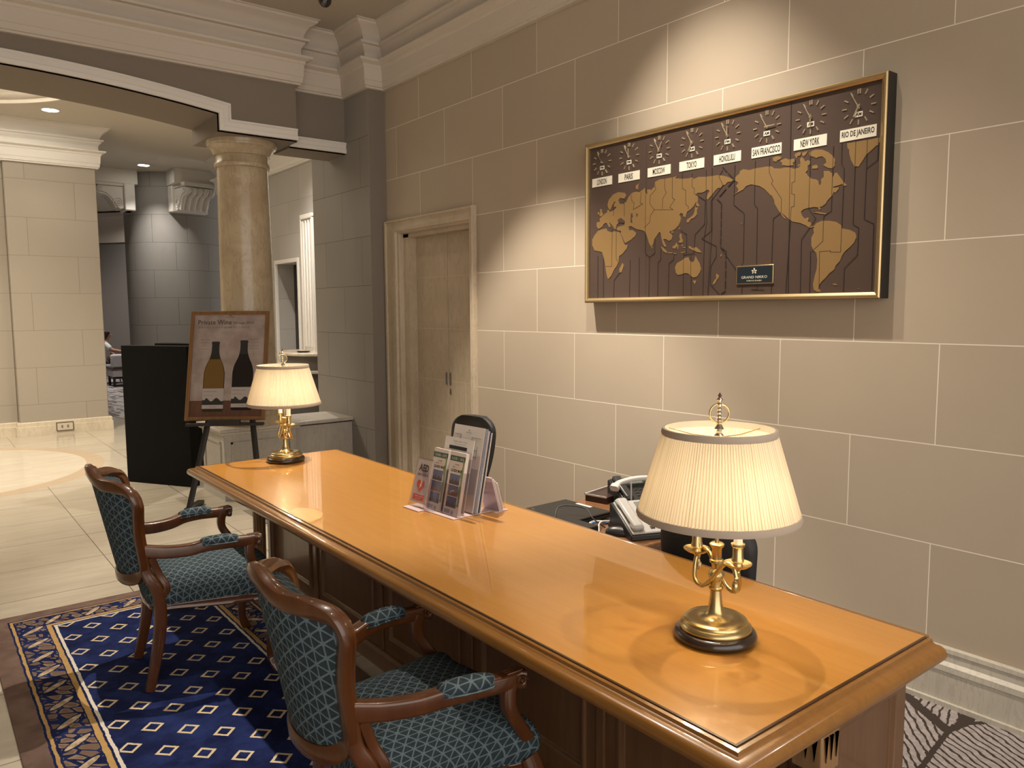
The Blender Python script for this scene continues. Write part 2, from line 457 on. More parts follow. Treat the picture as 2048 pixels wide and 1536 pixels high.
# ---- main cornice
CP = [(0,3.635),(.035,3.635),(.035,3.652),(.048,3.655),(.050,3.700),(.056,3.703),(.056,3.725),(.062,3.805),(.070,3.812),(.074,3.832),(.118,3.850),(.122,3.868),(.045,3.872),(.042,3.935),(.058,3.965),(.072,3.980),(.076,3.992),(.100,4.000),(.104,4.018),(.060,4.022),(.066,4.055),(.082,4.09),(.11,4.125),(.155,4.150),(.160,4.168),(.175,4.170),(.175,ZC),(0,ZC)]
path = [(-3.0,W),(XC,W),(XC,YB),(XB,YB),(XB,-2.83),(XA,-2.83),(XA,4.5)]
bm = nbm(); planmould(bm, path, CP)
struct(obj('trim_2', bm, m_trim, smooth=28), 'stepped plaster crown moulding along the wall and beam', 'crown moulding')

# ---- beam with shallow arch on columns
AY0, AY1, ZS, ZSP = -2.14, 1.30, 3.15, 3.29   # arch ends, soffit over column, arch springing
def archz(y):
    c = (AY0+AY1)/2; h = (AY1-AY0)/2; t = (y-c)/h
    return ZSP+.125*(1-t*t)
pts = [(-2.83, ZS), (AY0, ZS), (AY0, ZSP)]+[(AY0+(AY1-AY0)*k/24, archz(AY0+(AY1-AY0)*k/24)) for k in range(1, 24)]+[(AY1, ZSP), (AY1, ZS), (4.5, ZS), (4.5, ZC), (-2.83, ZC)]
bm = nbm()
prism(bm, pts, XA, XBACK, f=lambda a, b, c: (b, a, c))
bx(bm, XB, XBACK-.15, YB-.0, -2.83, ZS-.02, ZC)
struct(obj('wall_beam', bm, m_beam, smooth=20), 'grey brown beam with a shallow arch over the column', 'beam')
# pale mould that follows the lower edge of the beam
mp = [(-2.83, ZS), (AY0, ZS), (AY0, ZSP)]+[(AY0+(AY1-AY0)*k/24, archz(AY0+(AY1-AY0)*k/24)) for k in range(1, 24)]+[(AY1, ZSP), (AY1, ZS), (4.5, ZS)]
ep = [(0,0),(0,.012),(.028,.012),(.034,.045),(.022,.05),(.022,.085),(.032,.095),(.032,.108),(0,.112)]   # (out of face, above edge)
def edge_mould(bm, pl, xf):
    n = len(pl); rings = []
    for i, p in enumerate(pl):
        p = Vector(p); d0 = (p-Vector(pl[i-1])).normalized() if i else None; d1 = (Vector(pl[i+1])-p).normalized() if i < n-1 else None
        d0 = d0 or d1; d1 = d1 or d0
        n0 = Vector((-d0.y, d0.x)); n1 = Vector((-d1.y, d1.x)); m = n0+n1; m = m/max(.2, m.dot(n0))
        rings.append([(xf-q[0], p.x+m.x*q[1], p.y+m.y*q[1]) for q in ep])
    loft(bm, rings)
bm = nbm(); edge_mould(bm, mp, XA); edge_mould(bm, [(YB, ZS-.02), (-2.83, ZS-.02)], XB)
struct(obj('trim_3', bm, m_white, smooth=30))

# ---- hall pillar at the left
PX = 12.16
bm = nbm(); bx(bm, PX, PX+1.3, -2.20, -1.12, 0, ZC); bx(bm, PX+.14, PX+1.3, -1.12, 4.5, 0, ZC)
struct(obj('wall_left', bm, m_pier, bevel=.01))
bm = nbm(); planmould(bm, [(PX+1.3,-2.20),(PX,-2.20),(PX,-1.12),(PX+.14,-1.12),(PX+.14,4.5)][::1], [(q[0]*1.05, q[1]) for q in CP])
struct(obj('trim_4', bm, m_white, smooth=28), 'stepped cream crown moulding on the beige hall pillar', 'crown moulding')
BP = [(0,0),(.045,0),(.045,.115),(.035,.118),(.035,.165),(.028,.172),(0,.172)]
bm = nbm(); planmould(bm, [(PX+1.3,-2.20),(PX,-2.20),(PX,-1.12),(PX+.14,-1.12),(PX+.14,4.5)], [(a, b*1.08) for a, b in BP])
struct(obj('baseboard_left', bm, m_baseL, smooth=28))
# ---- right wall skirting (runs behind the desk)
BR = [(0,-.10),(.045,-.10),(.045,-.078),(.032,-.076),(.032,.055),(.038,.06),(.036,.085),(.02,.10),(.018,.135),(.024,.14),(.022,.158),(0,.162)]
bm = nbm(); planmould(bm, [(-3.0,W),(5.0,W)], BR); struct(obj('baseboard_right', bm, m_basemar, smooth=28))
# cornice of the far wall
bm = nbm(); planmould(bm, [(7.64,FY),(13.6,FY)], [(q[0]*1.3, q[1]) for q in CP]); struct(obj('trim_5', bm, m_white, smooth=28))
bm = nbm(); bx(bm,-3.0,26.5,4.5,4.6,-.2,ZC+.1); struct(obj('wall_unseen_side', bm, m_pier))  # unseen side wall, run full length to block ambient light

# ---- flush stone door
bm = nbm()
bx(bm, 5.56, 6.06, W-.14, W-.10, -.1, 2.31)
D1 = struct(obj('door_1', bm, m_doorleaf, bevel=.002), 'flush double door faced in tan stone beside the corner', 'door')
bm = nbm(); bx(bm, 5.05, 5.552, W-.14, W-.10, -.1, 2.31); obj('door_leaf', bm, m_doorleaf, D1, bevel=.002)
bm = nbm()
for z in (.607, 1.055, 1.502, 1.95):
    bx(bm, 5.05, 6.06, W-.1005, W-.0992, z-.0015, z+.0015)
for x, z0, z1 in ((5.30,.16,1.055),(5.27,1.50,1.95)): bx(bm, x-.0015, x+.0015, W-.1005, W-.0992, z0, z1)
obj('door_joint', bm, Mat('pale_joint', rough=.8, color=(.60,.50,.37)).m, D1)
m_steel = Mat('dull_steel', rough=.35, metal=.9, color=(.22,.20,.18)).m
for x in (5.587, 5.527):
    bm = nbm(); bx(bm, x-.011, x+.011, W-.10, W-.094, 1.02, 1.13); bx(bm, x-.006, x+.006, W-.094, W-.088, 1.03, 1.12)
    obj('handle', bm, m_steel, D1, bevel=.003)
bm = nbm(); bx(bm, 5.518, 5.536, W-.10, W-.092, .94, .99); obj('lock', bm, m_steel, D1, bevel=.003)
AP = [(0,0),(0,.055),(.03,.055),(.032,.045),(.045,.03),(.05,0)]
bm = nbm()
# left jamb, head: wide moulded architrave; right jamb narrow
def arch_prof(w):   # across width, out of wall
    return [(0,-.10),(0,.030),(.02*w,.034),(.06*w,.050),(.16*w,.050),(.20*w,.040),(.42*w,.034),(.62*w,.046),(.80*w,.040),(.84*w,.022),(.95*w,.020),(1.*w,-.02),(1.*w,-.10)]
oL, iL, oT, iT, oR, iR = 6.395, 6.15, 2.475, 2.34, 4.985, 5.04
rings = []
for (ox, oz, ix, iz) in ((oL,-.1,iL,-.1),(oL,oT,iL,iT),(oR,oT,iR,iT),(oR,-.1,iR,-.1)):
    rings.append([(ox+(ix-ox)*a/1., W+b, oz+(iz-oz)*a) for a, b in arch_prof(1.)])
loft(bm, rings); obj('door_frame', bm, m_doortrim, D1, smooth=30)
bm = nbm(); bx(bm, 6.06, 6.16, W-.14, W-.02, -.1, 2.34); bx(bm, 5.04, 6.16, W-.14, W-.02, 2.31, 2.345); obj('door_stop', bm, m_doortrim, D1)

# ---- column on its plinth
CX, CY = 7.045, -2.46
t = empty('stone_column', (CX, CY, .64)); tag(t, 'polished tan marble column standing on the low plinth under the beam', 'column')
bm = nbm(); lathe(bm, [(.30,0),(.30,.08),(.285,.10),(.29,.13),(.26,.15),(.245,.17),(.235,.19)], 48); obj('base', bm, m_col, t, smooth=35)
bm = nbm(); lathe(bm, [(.232,.19),(.231,.8),(.228,1.4),(.222,1.9),(.216,2.28)], 48); obj('shaft', bm, m_col, t, smooth=60)
bm = nbm(); lathe(bm, [(.216,2.28),(.236,2.285),(.241,2.30),(.238,2.318),(.228,2.325),(.224,2.35),(.224,2.385),(.243,2.39),(.246,2.405),(.25,2.41),(.256,2.43),(.275,2.455),(.292,2.463),(.294,2.475),(.30,2.48),(.302,2.51)], 48)
obj('capital', bm, m_col, t, smooth=35)
bm = nbm(); bx(bm, 6.80, 7.42, -2.78, -2.12, 0, .585)
t = empty('column_plinth', (7.1, -2.6, 0)); tag(t, 'grey stone plinth with marble cap below the column and against the grey wall', 'plinth')
def pobj(name, bm, mat, par, **k):
    bmesh.ops.translate(bm, vec=-Vector(par.location), verts=bm.verts); return obj(name, bm, mat, par, **k)
pobj('body', bm, m_plinth, t, bevel=.004)
bm = nbm(); bx(bm, 6.77, 7.45, -2.81, -2.09, .585, .61); bx(bm, 6.755, 7.46, -2.825, -2.075, .61, .64); pobj('cap', bm, m_plinthtop, t, bevel=.008)
bm = nbm(); bx(bm, 6.775, 6.80, -2.75, -2.71, .12, .50); bx(bm, 6.79, 7.42, -2.79, -2.11, 0, .07)
for q in (( -2.70,-2.18,.50,.515),(-2.70,-2.18,.13,.145),(-2.70,-2.685,.13,.515),(-2.195,-2.18,.13,.515)): bx(bm, 6.788, 6.80, q[0], q[1], q[2], q[3])
for q in ((6.88,7.34,.50,.515),(6.88,7.34,.13,.145),(6.88,6.895,.13,.515),(7.325,7.34,.13,.515)): bx(bm, q[0], q[1], -2.12, -2.108, q[2], q[3])
pobj('panel_moulding', bm, m_plinth, t)
bm = nbm(); bx(bm, 6.87, 7.35, YB+.001, -2.78, 0, .585); pobj('side_wall', bm, m_plinth, t)
bm = nbm(); bx(bm, 6.83, 7.39, YB+.001, -2.825, .60, .635); pobj('side_cap', bm, m_plinthtop, t, bevel=.008)

# ---- round pier, fascia boxes and corbels near the lounge
DCX, DCY, DR = 15.86, -4.174, .86
m_drum = block_mat('drum_grey', (.33,.315,.295), (.12,.11,.10), 'x', h=.50, w=.80, z0=.42, x0=.1, t=.003, var=.03, drum=(DCX, DCY, DR))
bm = nbm(); lathe(bm, [(DR,0),(DR,ZC)], 72, (DCX, DCY, 0)); t = obj('wall_round', bm, m_drum, smooth=40); struct(t, 'round grey pier with curved courses in the hall', 'pier')
bm = nbm(); bx(bm, 15.2, 15.7, -3.42, 1.5, 3.93, ZC); struct(obj('trim_6', bm, m_white, bevel=.004))
bm = nbm(); bx(bm, 14.55, 15.5, -5.6, -3.87, 3.93, ZC); struct(obj('trim_7', bm, m_white, bevel=.004))
def corbel(name, label, loc, rz, width):
    t = empty(name, loc, rz); tag(t, label, 'corbel', None)
    bm = nbm(); bx(bm, -width/2-.06, width/2+.06, -.06, .12, -.02, .46)
    obj('back_plate', bm, m_white, t, bevel=.02)
    bm = nbm()
    # scrolled side outline in (y,z): projects toward -y
    prof = [(-.05,.40),(-.46,.40),(-.50,.37),(-.50,.32),(-.46,.29),(-.40,.29),(-.33,.26),(-.25,.18),(-.20,.08),(-.17,.03),(-.12,.0),(-.06,.02),(-.05,.05)]
    prism(bm, prof, -width/2, width/2, f=lambda a, b, c: (b, a, c)); obj('scroll', bm, m_white, t, bevel=.01)
    for s in (-1, 1):
        bm = nbm()
        sp = [(s*(width/2+.004), -.15-.085*(1-k/26)*math.cos(k*.55), .12+.085*(1-k/26)*math.sin(k*.55)) for k in range(26)]
        tube(bm, sp, .009, 6, up=(1,0,0)); obj('volute', bm, m_white, t, smooth=60)
        bm = nbm()
        sp = [(s*(width/2+.004), -.44+.05*(1-k/20)*math.cos(k*.6), .345+.04*(1-k/20)*math.sin(k*.6)) for k in range(20)]
        tube(bm, sp, .007, 6, up=(1,0,0)); obj('volute', bm, m_white, t, smooth=60)
    nf = 5
    for k in range(nf):
        x = -width/2+width*(k+.5)/nf; bm = nbm()
        pl = crom([(x,-.50,.37),(x,-.50,.31),(x,-.44,.27),(x,-.36,.26),(x,-.28,.20),(x,-.22,.10),(x,-.18,.02)], 3)
        tube(bm, pl, width/nf*.36, 8, up=(1,0,0)); obj('flute', bm, m_white, t, smooth=60)
    bm = nbm(); bx(bm, -width/2-.03, width/2+.03, -.54, .02, .40, .47); obj('cap', bm, m_white, t, bevel=.01)
    return t
corbel('wall_corbel', 'white fluted corbel on the round grey pier beneath the nearer fascia', (14.98, -4.22, 3.47), math.radians(-90+8), .54)
corbel('wall_corbel', 'white scrolled corbel seen side-on beside the beige hall pillar', (15.42, -3.25, 3.48), math.radians(180), .34)
bm = nbm(); bx(bm, 15.24, 15.6, -3.36, -3.22, 3.46, 3.93)
struct(obj('trim_8', bm, m_white, bevel=.02))

# pilaster and console shelf on far wall
t = empty('fluted_pilaster', (9.93, FY, 1.13)); tag(t, 'white fluted panel frame on the pale grey wall above the console', 'pilaster')
bm = nbm(); bx(bm, -.17, .17, -.0, .03, 0, 1.80)
obj('panel', bm, m_white, t)
for k in range(4):
    bm = nbm(); bx(bm, -.16+.09*k, -.16+.09*k+.05, .03, .05, .04, 1.74); obj('flute', bm, m_white, t, bevel=.012)
bm = nbm(); bx(bm, -.19, .19, -.0, .06, 1.76, 1.82); bx(bm, -.19,-.165,0,.06,0,1.78); bx(bm, .165,.19,0,.06,0,1.78); obj('border', bm, m_white, t, bevel=.004)
t = empty('console_table', (9.75, FY, 0)); tag(t, 'curved marble topped console against the pale grey wall behind the lamp', 'console')
def halfdisc(bm, r, z0, z1, sy=.8):
    prism(bm, [(r*math.cos(PI*k/24), r*sy*math.sin(PI*k/24)) for k in range(25)], z0, z1, f=lambda a, b, c: (a, c, b))
bm = nbm(); halfdisc(bm, .62, 1.085, 1.13); obj('top', bm, marble('console_marble', (.45,.38,.30), (.62,.55,.46), .2), t, bevel=.015)
bm = nbm(); halfdisc(bm, .52, .90, 1.085); obj('body', bm, Mat('console_dark', rough=.6, color=(.12,.11,.10)).m, t, smooth=30)
bm = nbm(); halfdisc(bm, .56, .86, .90); obj('ledge', bm, m_plinthtop, t, bevel=.01)
bm = nbm(); halfdisc(bm, .50, 0, .86); obj('base', bm, Mat('console_base', rough=.7, color=(.05,.045,.04)).m, t, smooth=30)
bm = nbm(); lathe(bm, [(.0,0),(.06,0),(.09,.012),(.095,.014),(.06,.006),(0,.006)], 20, cap=False)
t = obj('small_tray', bm, Mat('tray_black', rough=.3, color=(.02,.02,.02)).m, smooth=60); t.location = (9.55, FY+.30, 1.131); tag(t, 'small dark dish on the marble console', 'dish')

# wall socket in pillar base
t = empty('wall_socket', (PX-.05, -1.64, .10)); tag(t, 'cream power socket in the marble base of the beige hall pillar', 'socket')
bm = nbm(); bx(bm, -.006, .01, -.10, .10, -.055, .055); obj('plate', bm, Mat('socket_plate', rough=.4, color=(.6,.54,.42)).m, t, bevel=.003)
bm = nbm()
for a in (-.1,.1): bx(bm, -.008, .0, a-.005, a+.005, -.058, .058)
for a in (-.055,.055): bx(bm, -.008, .0, -.1, .1, a-.005, a+.005)
obj('rim', bm, Mat('socket_rim', rough=.4, color=(.10,.07,.05)).m, t)
for s in (-.035,.035):
    bm = nbm(); bx(bm, -.009, 0, s-.012, s+.012, -.02, .02); obj('outlet', bm, Mat('socket_hole', rough=.5, color=(.25,.2,.15)).m, t)
MAP={}
MAP['land']=[[(172,609),(184,639),(220,666),(264,676),(316,665),(330,648),(317,629),(285,638),(282,641),(264,625),(274,604),(314,599),(317,611),(328,603),(349,634),(369,653),(397,660),(417,659),(438,653),(458,662),(482,674),(485,654),(494,633),(502,637),(498,662),(520,660),(531,649),(537,662),(557,670),(556,697),(595,708),(645,706),(726,708),(708,700),(757,689),(805,685),(834,688),(838,676),(875,684),(921,678),(966,676),(1000,676),(1033,669),(1065,659),(1103,638),(1093,630),(1066,630),(1053,618),(1039,619),(1027,606),(1007,608),(990,597),(963,573),(941,553),(932,559),(937,581),(951,597),(940,608),(917,599),(894,595),(871,598),(856,591),(868,580),(864,553),(843,527),(820,511),(799,504),(794,491),(787,473),(773,479),(770,495),(752,500),(743,491),(755,471),(752,452),(737,430),(713,413),(695,407),(676,405),(673,397),(695,377),(689,358),(671,350),(658,358),(639,366),(626,361),(639,337),(650,320),(640,318),(624,338),(613,373),(607,403),(595,406),(581,390),(561,372),(549,339),(536,325),(520,346),(506,381),(495,407),(481,421),(461,429),(413,440),(372,462),(351,459),(358,438),(386,436),(416,416),(407,399),(373,379),(328,362),(320,370),(302,402),(288,423),(292,439),(266,443),(251,452),(261,464),(280,468),(318,472),(322,492),(312,503),(301,489),(270,490),(251,478),(244,453),(233,454),(224,470),(200,493),(185,504),(200,472),(188,468),(170,495),(156,500),(141,495),(126,478),(96,467),(77,483),(77,509),(107,512),(103,533),(125,541),(155,559),(170,563),(170,576),(185,577),(188,563),(221,568),(250,584),(243,592),(228,586),(225,604),(243,619),(232,623),(214,602),(199,576),(182,585)],[(88,455),(126,463),(163,464),(171,448),(208,437),(230,442),(276,432),(295,402),(314,360),(328,349),(349,353),(338,328),(303,299),(275,286),(272,255),(254,225),(232,205),(210,169),(181,149),(170,171),(158,219),(150,261),(139,293),(127,320),(81,331),(58,335),(38,369),(38,406),(58,431)],[(304,243),(315,227),(297,186),(279,187),(278,208)],[(107,590),(122,586),(121,573),(133,551),(118,542),(98,547),(110,564)],[(87,571),(98,573),(101,557),(87,556)],[(444,706),(430,695),(427,671),(408,679),(410,698)],[(867,530),(875,515),(867,502),(868,482),(851,465),(827,460),(810,442),(795,446),(800,460),(821,469),(842,481),(851,499),(855,522)],[(861,541),(871,543),(883,526),(869,520),(860,521)],[(868,585),(874,570),(870,540),(862,544),(865,567)],[(750,386),(763,381),(761,362),(771,347),(770,335),(754,334),(739,337),(753,353),(746,368)],[(727,338),(732,321),(718,303),(700,307),(696,317),(715,323)],[(611,322),(633,309),(659,288),(655,281),(627,296)],[(665,287),(701,282),(697,278),(668,281)],[(733,324),(742,320),(740,311),(737,297),(730,305)],[(706,280),(728,276),(726,272),(706,275)],[(759,279),(783,283),(786,279),(762,274)],[(812,311),(827,308),(836,298),(866,302),(884,288),(905,271),(878,274),(866,278),(839,289),(818,299)],[(771,309),(791,308),(791,303),(771,304)],[(764,324),(773,321),(771,314),(764,314)],[(789,247),(813,250),(820,231),(844,218),(855,229),(863,252),(875,232),(892,208),(903,180),(892,157),(875,139),(852,135),(834,143),(815,158),(791,163),(761,155),(736,154),(724,169),(717,198),(731,221),(765,234)],[(848,119),(873,116),(861,97)],[(1006,151),(1014,143),(1026,141),(1019,125),(1011,116),(1006,125)],[(1002,123),(1011,116),(997,96),(983,91),(988,106)],[(741,420),(751,416),(741,405)],[(536,330),(549,323),(543,315)],[(686,404),(701,403),(701,395),(691,392)],[(1155,409),(1162,406),(1159,402)],[(1163,403),(1170,401),(1166,396)],[(1116,649),(1124,655),(1140,664),(1145,678),(1165,684),(1201,674),(1237,678),(1262,677),(1302,677),(1331,674),(1346,662),(1380,656),(1408,657),(1436,653),(1457,644),(1483,645),(1493,665),(1490,686),(1499,695),(1509,683),(1518,669),(1531,675),(1547,665),(1544,654),(1532,647),(1533,627),(1522,617),(1534,599),(1552,584),(1579,576),(1591,567),(1593,551),(1600,546),(1606,557),(1604,573),(1618,583),(1617,611),(1643,607),(1660,593),(1665,573),(1673,593),(1682,594),(1699,572),(1714,551),(1734,529),(1722,527),(1709,538),(1696,534),(1663,530),(1671,525),(1697,526),(1693,515),(1679,501),(1672,507),(1664,491),(1639,469),(1631,455),(1614,445),(1601,444),(1607,434),(1600,429),(1592,443),(1570,447),(1539,445),(1517,442),(1503,432),(1509,412),(1523,396),(1541,400),(1547,396),(1541,380),(1557,375),(1562,362),(1560,350),(1578,352),(1576,346),(1547,351),(1533,362),(1501,377),(1459,388),(1435,404),(1411,425),(1391,440),(1411,417),(1421,405),(1411,409),(1381,447),(1356,485),(1351,507),(1335,532),(1330,530),(1323,539),(1295,566),(1265,585),(1214,600),(1183,595),(1168,580),(1132,568),(1103,557),(1132,573),(1137,585),(1122,603),(1136,618),(1116,632)],[(1338,716),(1363,719),(1389,712),(1383,702),(1364,699),(1359,692),(1340,699)],[(1383,696),(1411,702),(1426,693),(1458,693),(1461,678),(1450,672),(1456,661),(1422,663),(1389,672),(1393,682),(1383,688)],[(1462,714),(1480,720),(1497,717),(1490,702),(1476,702),(1472,691),(1460,707)],[(1500,714),(1530,717),(1519,701),(1508,695),(1501,704)],[(1537,707),(1552,714),(1570,717),(1605,712),(1636,695),(1658,676),(1673,654),(1670,639),(1672,627),(1660,617),(1638,622),(1612,638),(1629,649),(1624,665),(1608,680),(1589,681),(1576,677),(1558,687),(1544,691)],[(1556,644),(1577,646),(1586,634),(1582,627),(1555,630)],[(1482,663),(1489,659),(1492,649),(1478,653)],[(1569,419),(1589,422),(1624,413),(1643,409),(1637,406),(1607,411),(1585,417)],[(1560,354),(1578,358),(1586,368),(1612,377),(1651,374),(1686,366),(1712,349),(1719,332),(1754,323),(1783,308),(1790,288),(1779,261),(1757,240),(1739,227),(1725,210),(1713,181),(1693,161),(1687,143),(1660,124),(1642,103),(1625,89),(1611,71),(1608,55),(1622,40),(1602,39),(1584,50),(1579,76),(1586,113),(1596,149),(1598,193),(1592,226),(1576,239),(1564,264),(1563,301),(1576,324),(1572,342)],[(1729,720),(1772,720),(1827,719),(1895,720),(1896,701),(1879,698),(1879,689),(1867,687),(1845,669),(1822,654),(1808,633),(1788,606),(1768,611),(1750,642),(1741,674),(1740,690),(1732,699)],[(1898,664),(1888,660),(1890,649),(1898,645)],[(1683,77),(1703,73),(1701,67),(1684,71)],[(1805,52),(1813,50),(1812,45)],[(1032,251),(1041,255),(1038,242),(1030,240)]]
MAP['sea']=[[(261,508),(287,518),(301,511),(318,497),(318,485),(294,486),(265,494)],[(371,533),(382,537),(388,516),(379,507),(385,479),(369,483)],[(415,533),(429,525),(419,508)]]
MAP['line']=[[(89,296),(90,29)],[(139,283),(140,30)],[(228,609),(226,537)],[(317,629),(318,523)],[(215,455),(213,227),(158,229)],[(251,442),(250,277),(263,255)],[(231,29),(233,142),(283,187)],[(369,260),(363,27)],[(369,653),(377,612),(398,595),(391,556),(466,583),(445,590),(454,653)],[(488,668),(490,293),(524,266),(565,289),(564,367)],[(443,271),(442,29)],[(524,266),(520,33)],[(556,699),(567,654),(525,625),(522,576),(556,539),(699,524),(673,541),(710,580),(691,591),(689,710)],[(556,539),(527,507),(523,469),(481,443)],[(633,708),(634,650),(647,625),(620,595),(619,537)],[(762,718),(764,634),(788,622),(790,543),(808,531),(808,517)],[(830,709),(832,635),(848,624),(849,596),(924,551),(921,423),(858,373),(851,267)],[(610,305),(611,247),(590,233),(590,36)],[(709,270),(707,242),(673,224),(670,35)],[(779,266),(855,268)],[(779,266),(779,36)],[(831,254),(836,35)],[(760,400),(799,378),(799,274)],[(926,714),(929,559),(936,431),(922,359),(918,35)],[(967,717),(973,400),(953,30)],[(1034,698),(1011,666),(1039,618),(964,546),(967,383),(903,347),(1003,298),(1004,244),(968,191),(968,94),(1032,35)],[(1112,713),(1110,508),(1176,457),(1178,199)],[(1033,287),(1137,161)],[(1236,716),(1237,494),(1256,475),(1258,190)],[(1320,716),(1320,645),(1343,600),(1334,589),(1394,506),(1394,439),(1350,414),(1347,190)],[(1433,976),(1445,27)],[(1465,686),(1466,580),(1450,578),(1450,524),(1467,518),(1466,461),(1450,459),(1431,28)],[(1545,713),(1545,440),(1583,392),(1557,358),(1510,297),(1512,28)],[(1570,236),(1624,280),(1624,400),(1662,420),(1662,719)],[(1562,28),(1561,236)],[(1704,726),(1705,630),(1719,608),(1716,223),(1665,226),(1665,232),(1609,231),(1612,63)],[(1771,722),(1771,347),(1799,329),(1798,206),(1736,147),(1736,38)],[(1826,719),(1824,365),(1869,342),(1871,37)],[(1878,723),(1876,623),(1826,593)],[(1173,79),(1172,39)],[(1267,81),(1265,59),(1231,59),(1305,58)],[(1351,83),(1348,36)],[(1171,199),(1155,84)]]
MAP['dash']=[[(1034,714),(1111,637),(1058,596),(1003,549),(1031,525),(1031,292),(1067,267),(1067,55),(1032,35)]]
MAP['seam']=[[(490,922),(494,25)],[(965,936),(949,25)],[(1433,976),(1445,27)]]
# ================================================================== WORLD TIME MAP
m_gold = Mat('gold_satin', rough=.33, metal=.75, color=(.58,.38,.17))
m_gold = m_gold.m
m_mapbg = Mat('map_brown', rough=.42, color=(.070,.046,.036), spec=.5).m
m_mapline = Mat('map_line', rough=.6, color=(.018,.012,.010)).m
m_fgold = Mat('frame_gold', rough=.30, metal=.85, color=(.56,.42,.22)).m
m_blk = Mat('black_paint', rough=.4, color=(.012,.011,.010)).m
m_label = Mat('label_ivory', rough=.5, color=(.74,.70,.58)).m
m_ink = Mat('ink', rough=.6, color=(.015,.013,.012)).m
m_brassmark = Mat('hour_mark_gold', rough=.25, metal=.8, color=(.85,.72,.50)).m
m_navy = Mat('plate_navy', rough=.4, color=(.010,.018,.026)).m
MX = 3.66
mp_ = empty('world_time_map', (MX, W, 1.70), PI)   # local x runs along the wall towards the camera, local -y faces the room
tag(mp_, 'large brown and gold world map with eight clocks in a gold frame', 'wall map')
U0, U1, Z0, Z1 = -.014, 1.917, .004, 1.000
bm = nbm(); bx(bm, U0+.005, U1-.005, -.058, -.0, Z0+.005, Z1-.005); obj('backing', bm, m_blk, mp_)
bm = nbm(); bx(bm, U0+.02, U1-.02, -.062, -.056, Z0+.02, Z1-.02); obj('panel', bm, m_mapbg, mp_)
fp = [(0,0),(0,-.08),(.006,-.084),(.014,-.084),(.02,-.078),(.028,-.074),(.028,-.055)]   # inward, y
rings = []
for (ox, oz, sx, sz) in ((U0,Z0,1,1),(U1,Z0,-1,1),(U1,Z1,-1,-1),(U0,Z1,1,-1)):
    rings.append([(ox+sx*a, b, oz+sz*a) for a, b in fp])
bm = nbm(); loft(bm, rings, closed_u=False, closed_v=True); fro = obj('frame', bm, m_fgold, mp_, smooth=30)
bm = nbm(); 
for q in ((U1-.002,U1+.001,Z0,Z1),(U0-.001,U0+.002,Z0,Z1)): bx(bm, q[0], q[1], -.074, 0, q[2], q[3])
for q in ((U0,U1,Z1-.002,Z1+.001),(U0,U1,Z0-.001,Z0+.002)): bx(bm, q[0], q[1], -.074, 0, q[2], q[3])
obj('frame_side', bm, m_blk, mp_)
mm2 = lambda pl: [(a/1000., b/1000.) for a, b in pl]
for pl in MAP['land']:
    bm = nbm(); prism(bm, mm2(pl), -.062, -.0645); obj('continent', bm, m_gold, mp_)
bm = nbm()
for pl in MAP['sea']:
    bm = nbm(); prism(bm, mm2(pl), -.0640, -.0650); obj('inland_sea', bm, m_mapbg, mp_)
bm = nbm()
for pl in MAP['line']: strip(bm, mm2(pl), .0022, -.0640, -.0651)
for pl in MAP['seam']: strip(bm, mm2(pl), .0012, -.0620, -.0624)
obj('time_zone_line', bm, m_mapline, mp_)
bm = nbm()
for pl in MAP['dash']:
    q = mm2(pl)
    for a, b in zip(q[:-1], q[1:]):
        L = math.hypot(b[0]-a[0], b[1]-a[1]); nn = max(1, int(L/.045)); 
        for k in range(nn):
            s, e = k/nn, (k+.72)/nn
            strip(bm, [(a[0]+(b[0]-a[0])*s, a[1]+(b[1]-a[1])*s), (a[0]+(b[0]-a[0])*e, a[1]+(b[1]-a[1])*e)], .0055, -.0640, -.0654)
obj('date_line', bm, m_mapline, mp_)
CITY = [('LONDON', .123, 11, 'PM'), ('PARIS', .352, 12, 'PM'), ('MOSCOW', .589, 1, 'PM'), ('TOKYO', .826, 7, 'AM'), ('HONOLULU', 1.062, 12, 'PM'), ('SAN FRANCISCO', 1.300, 3, 'AM'), ('NEW YORK', 1.541, 6, 'AM'), ('RIO DE JANEIRO', 1.780, 7, 'AM')]
TW = {'LONDON':.085,'PARIS':.066,'MOSCOW':.092,'TOKYO':.07,'HONOLULU':.10,'SAN FRANCISCO':.16,'NEW YORK':.10,'RIO DE JANEIRO':.155}
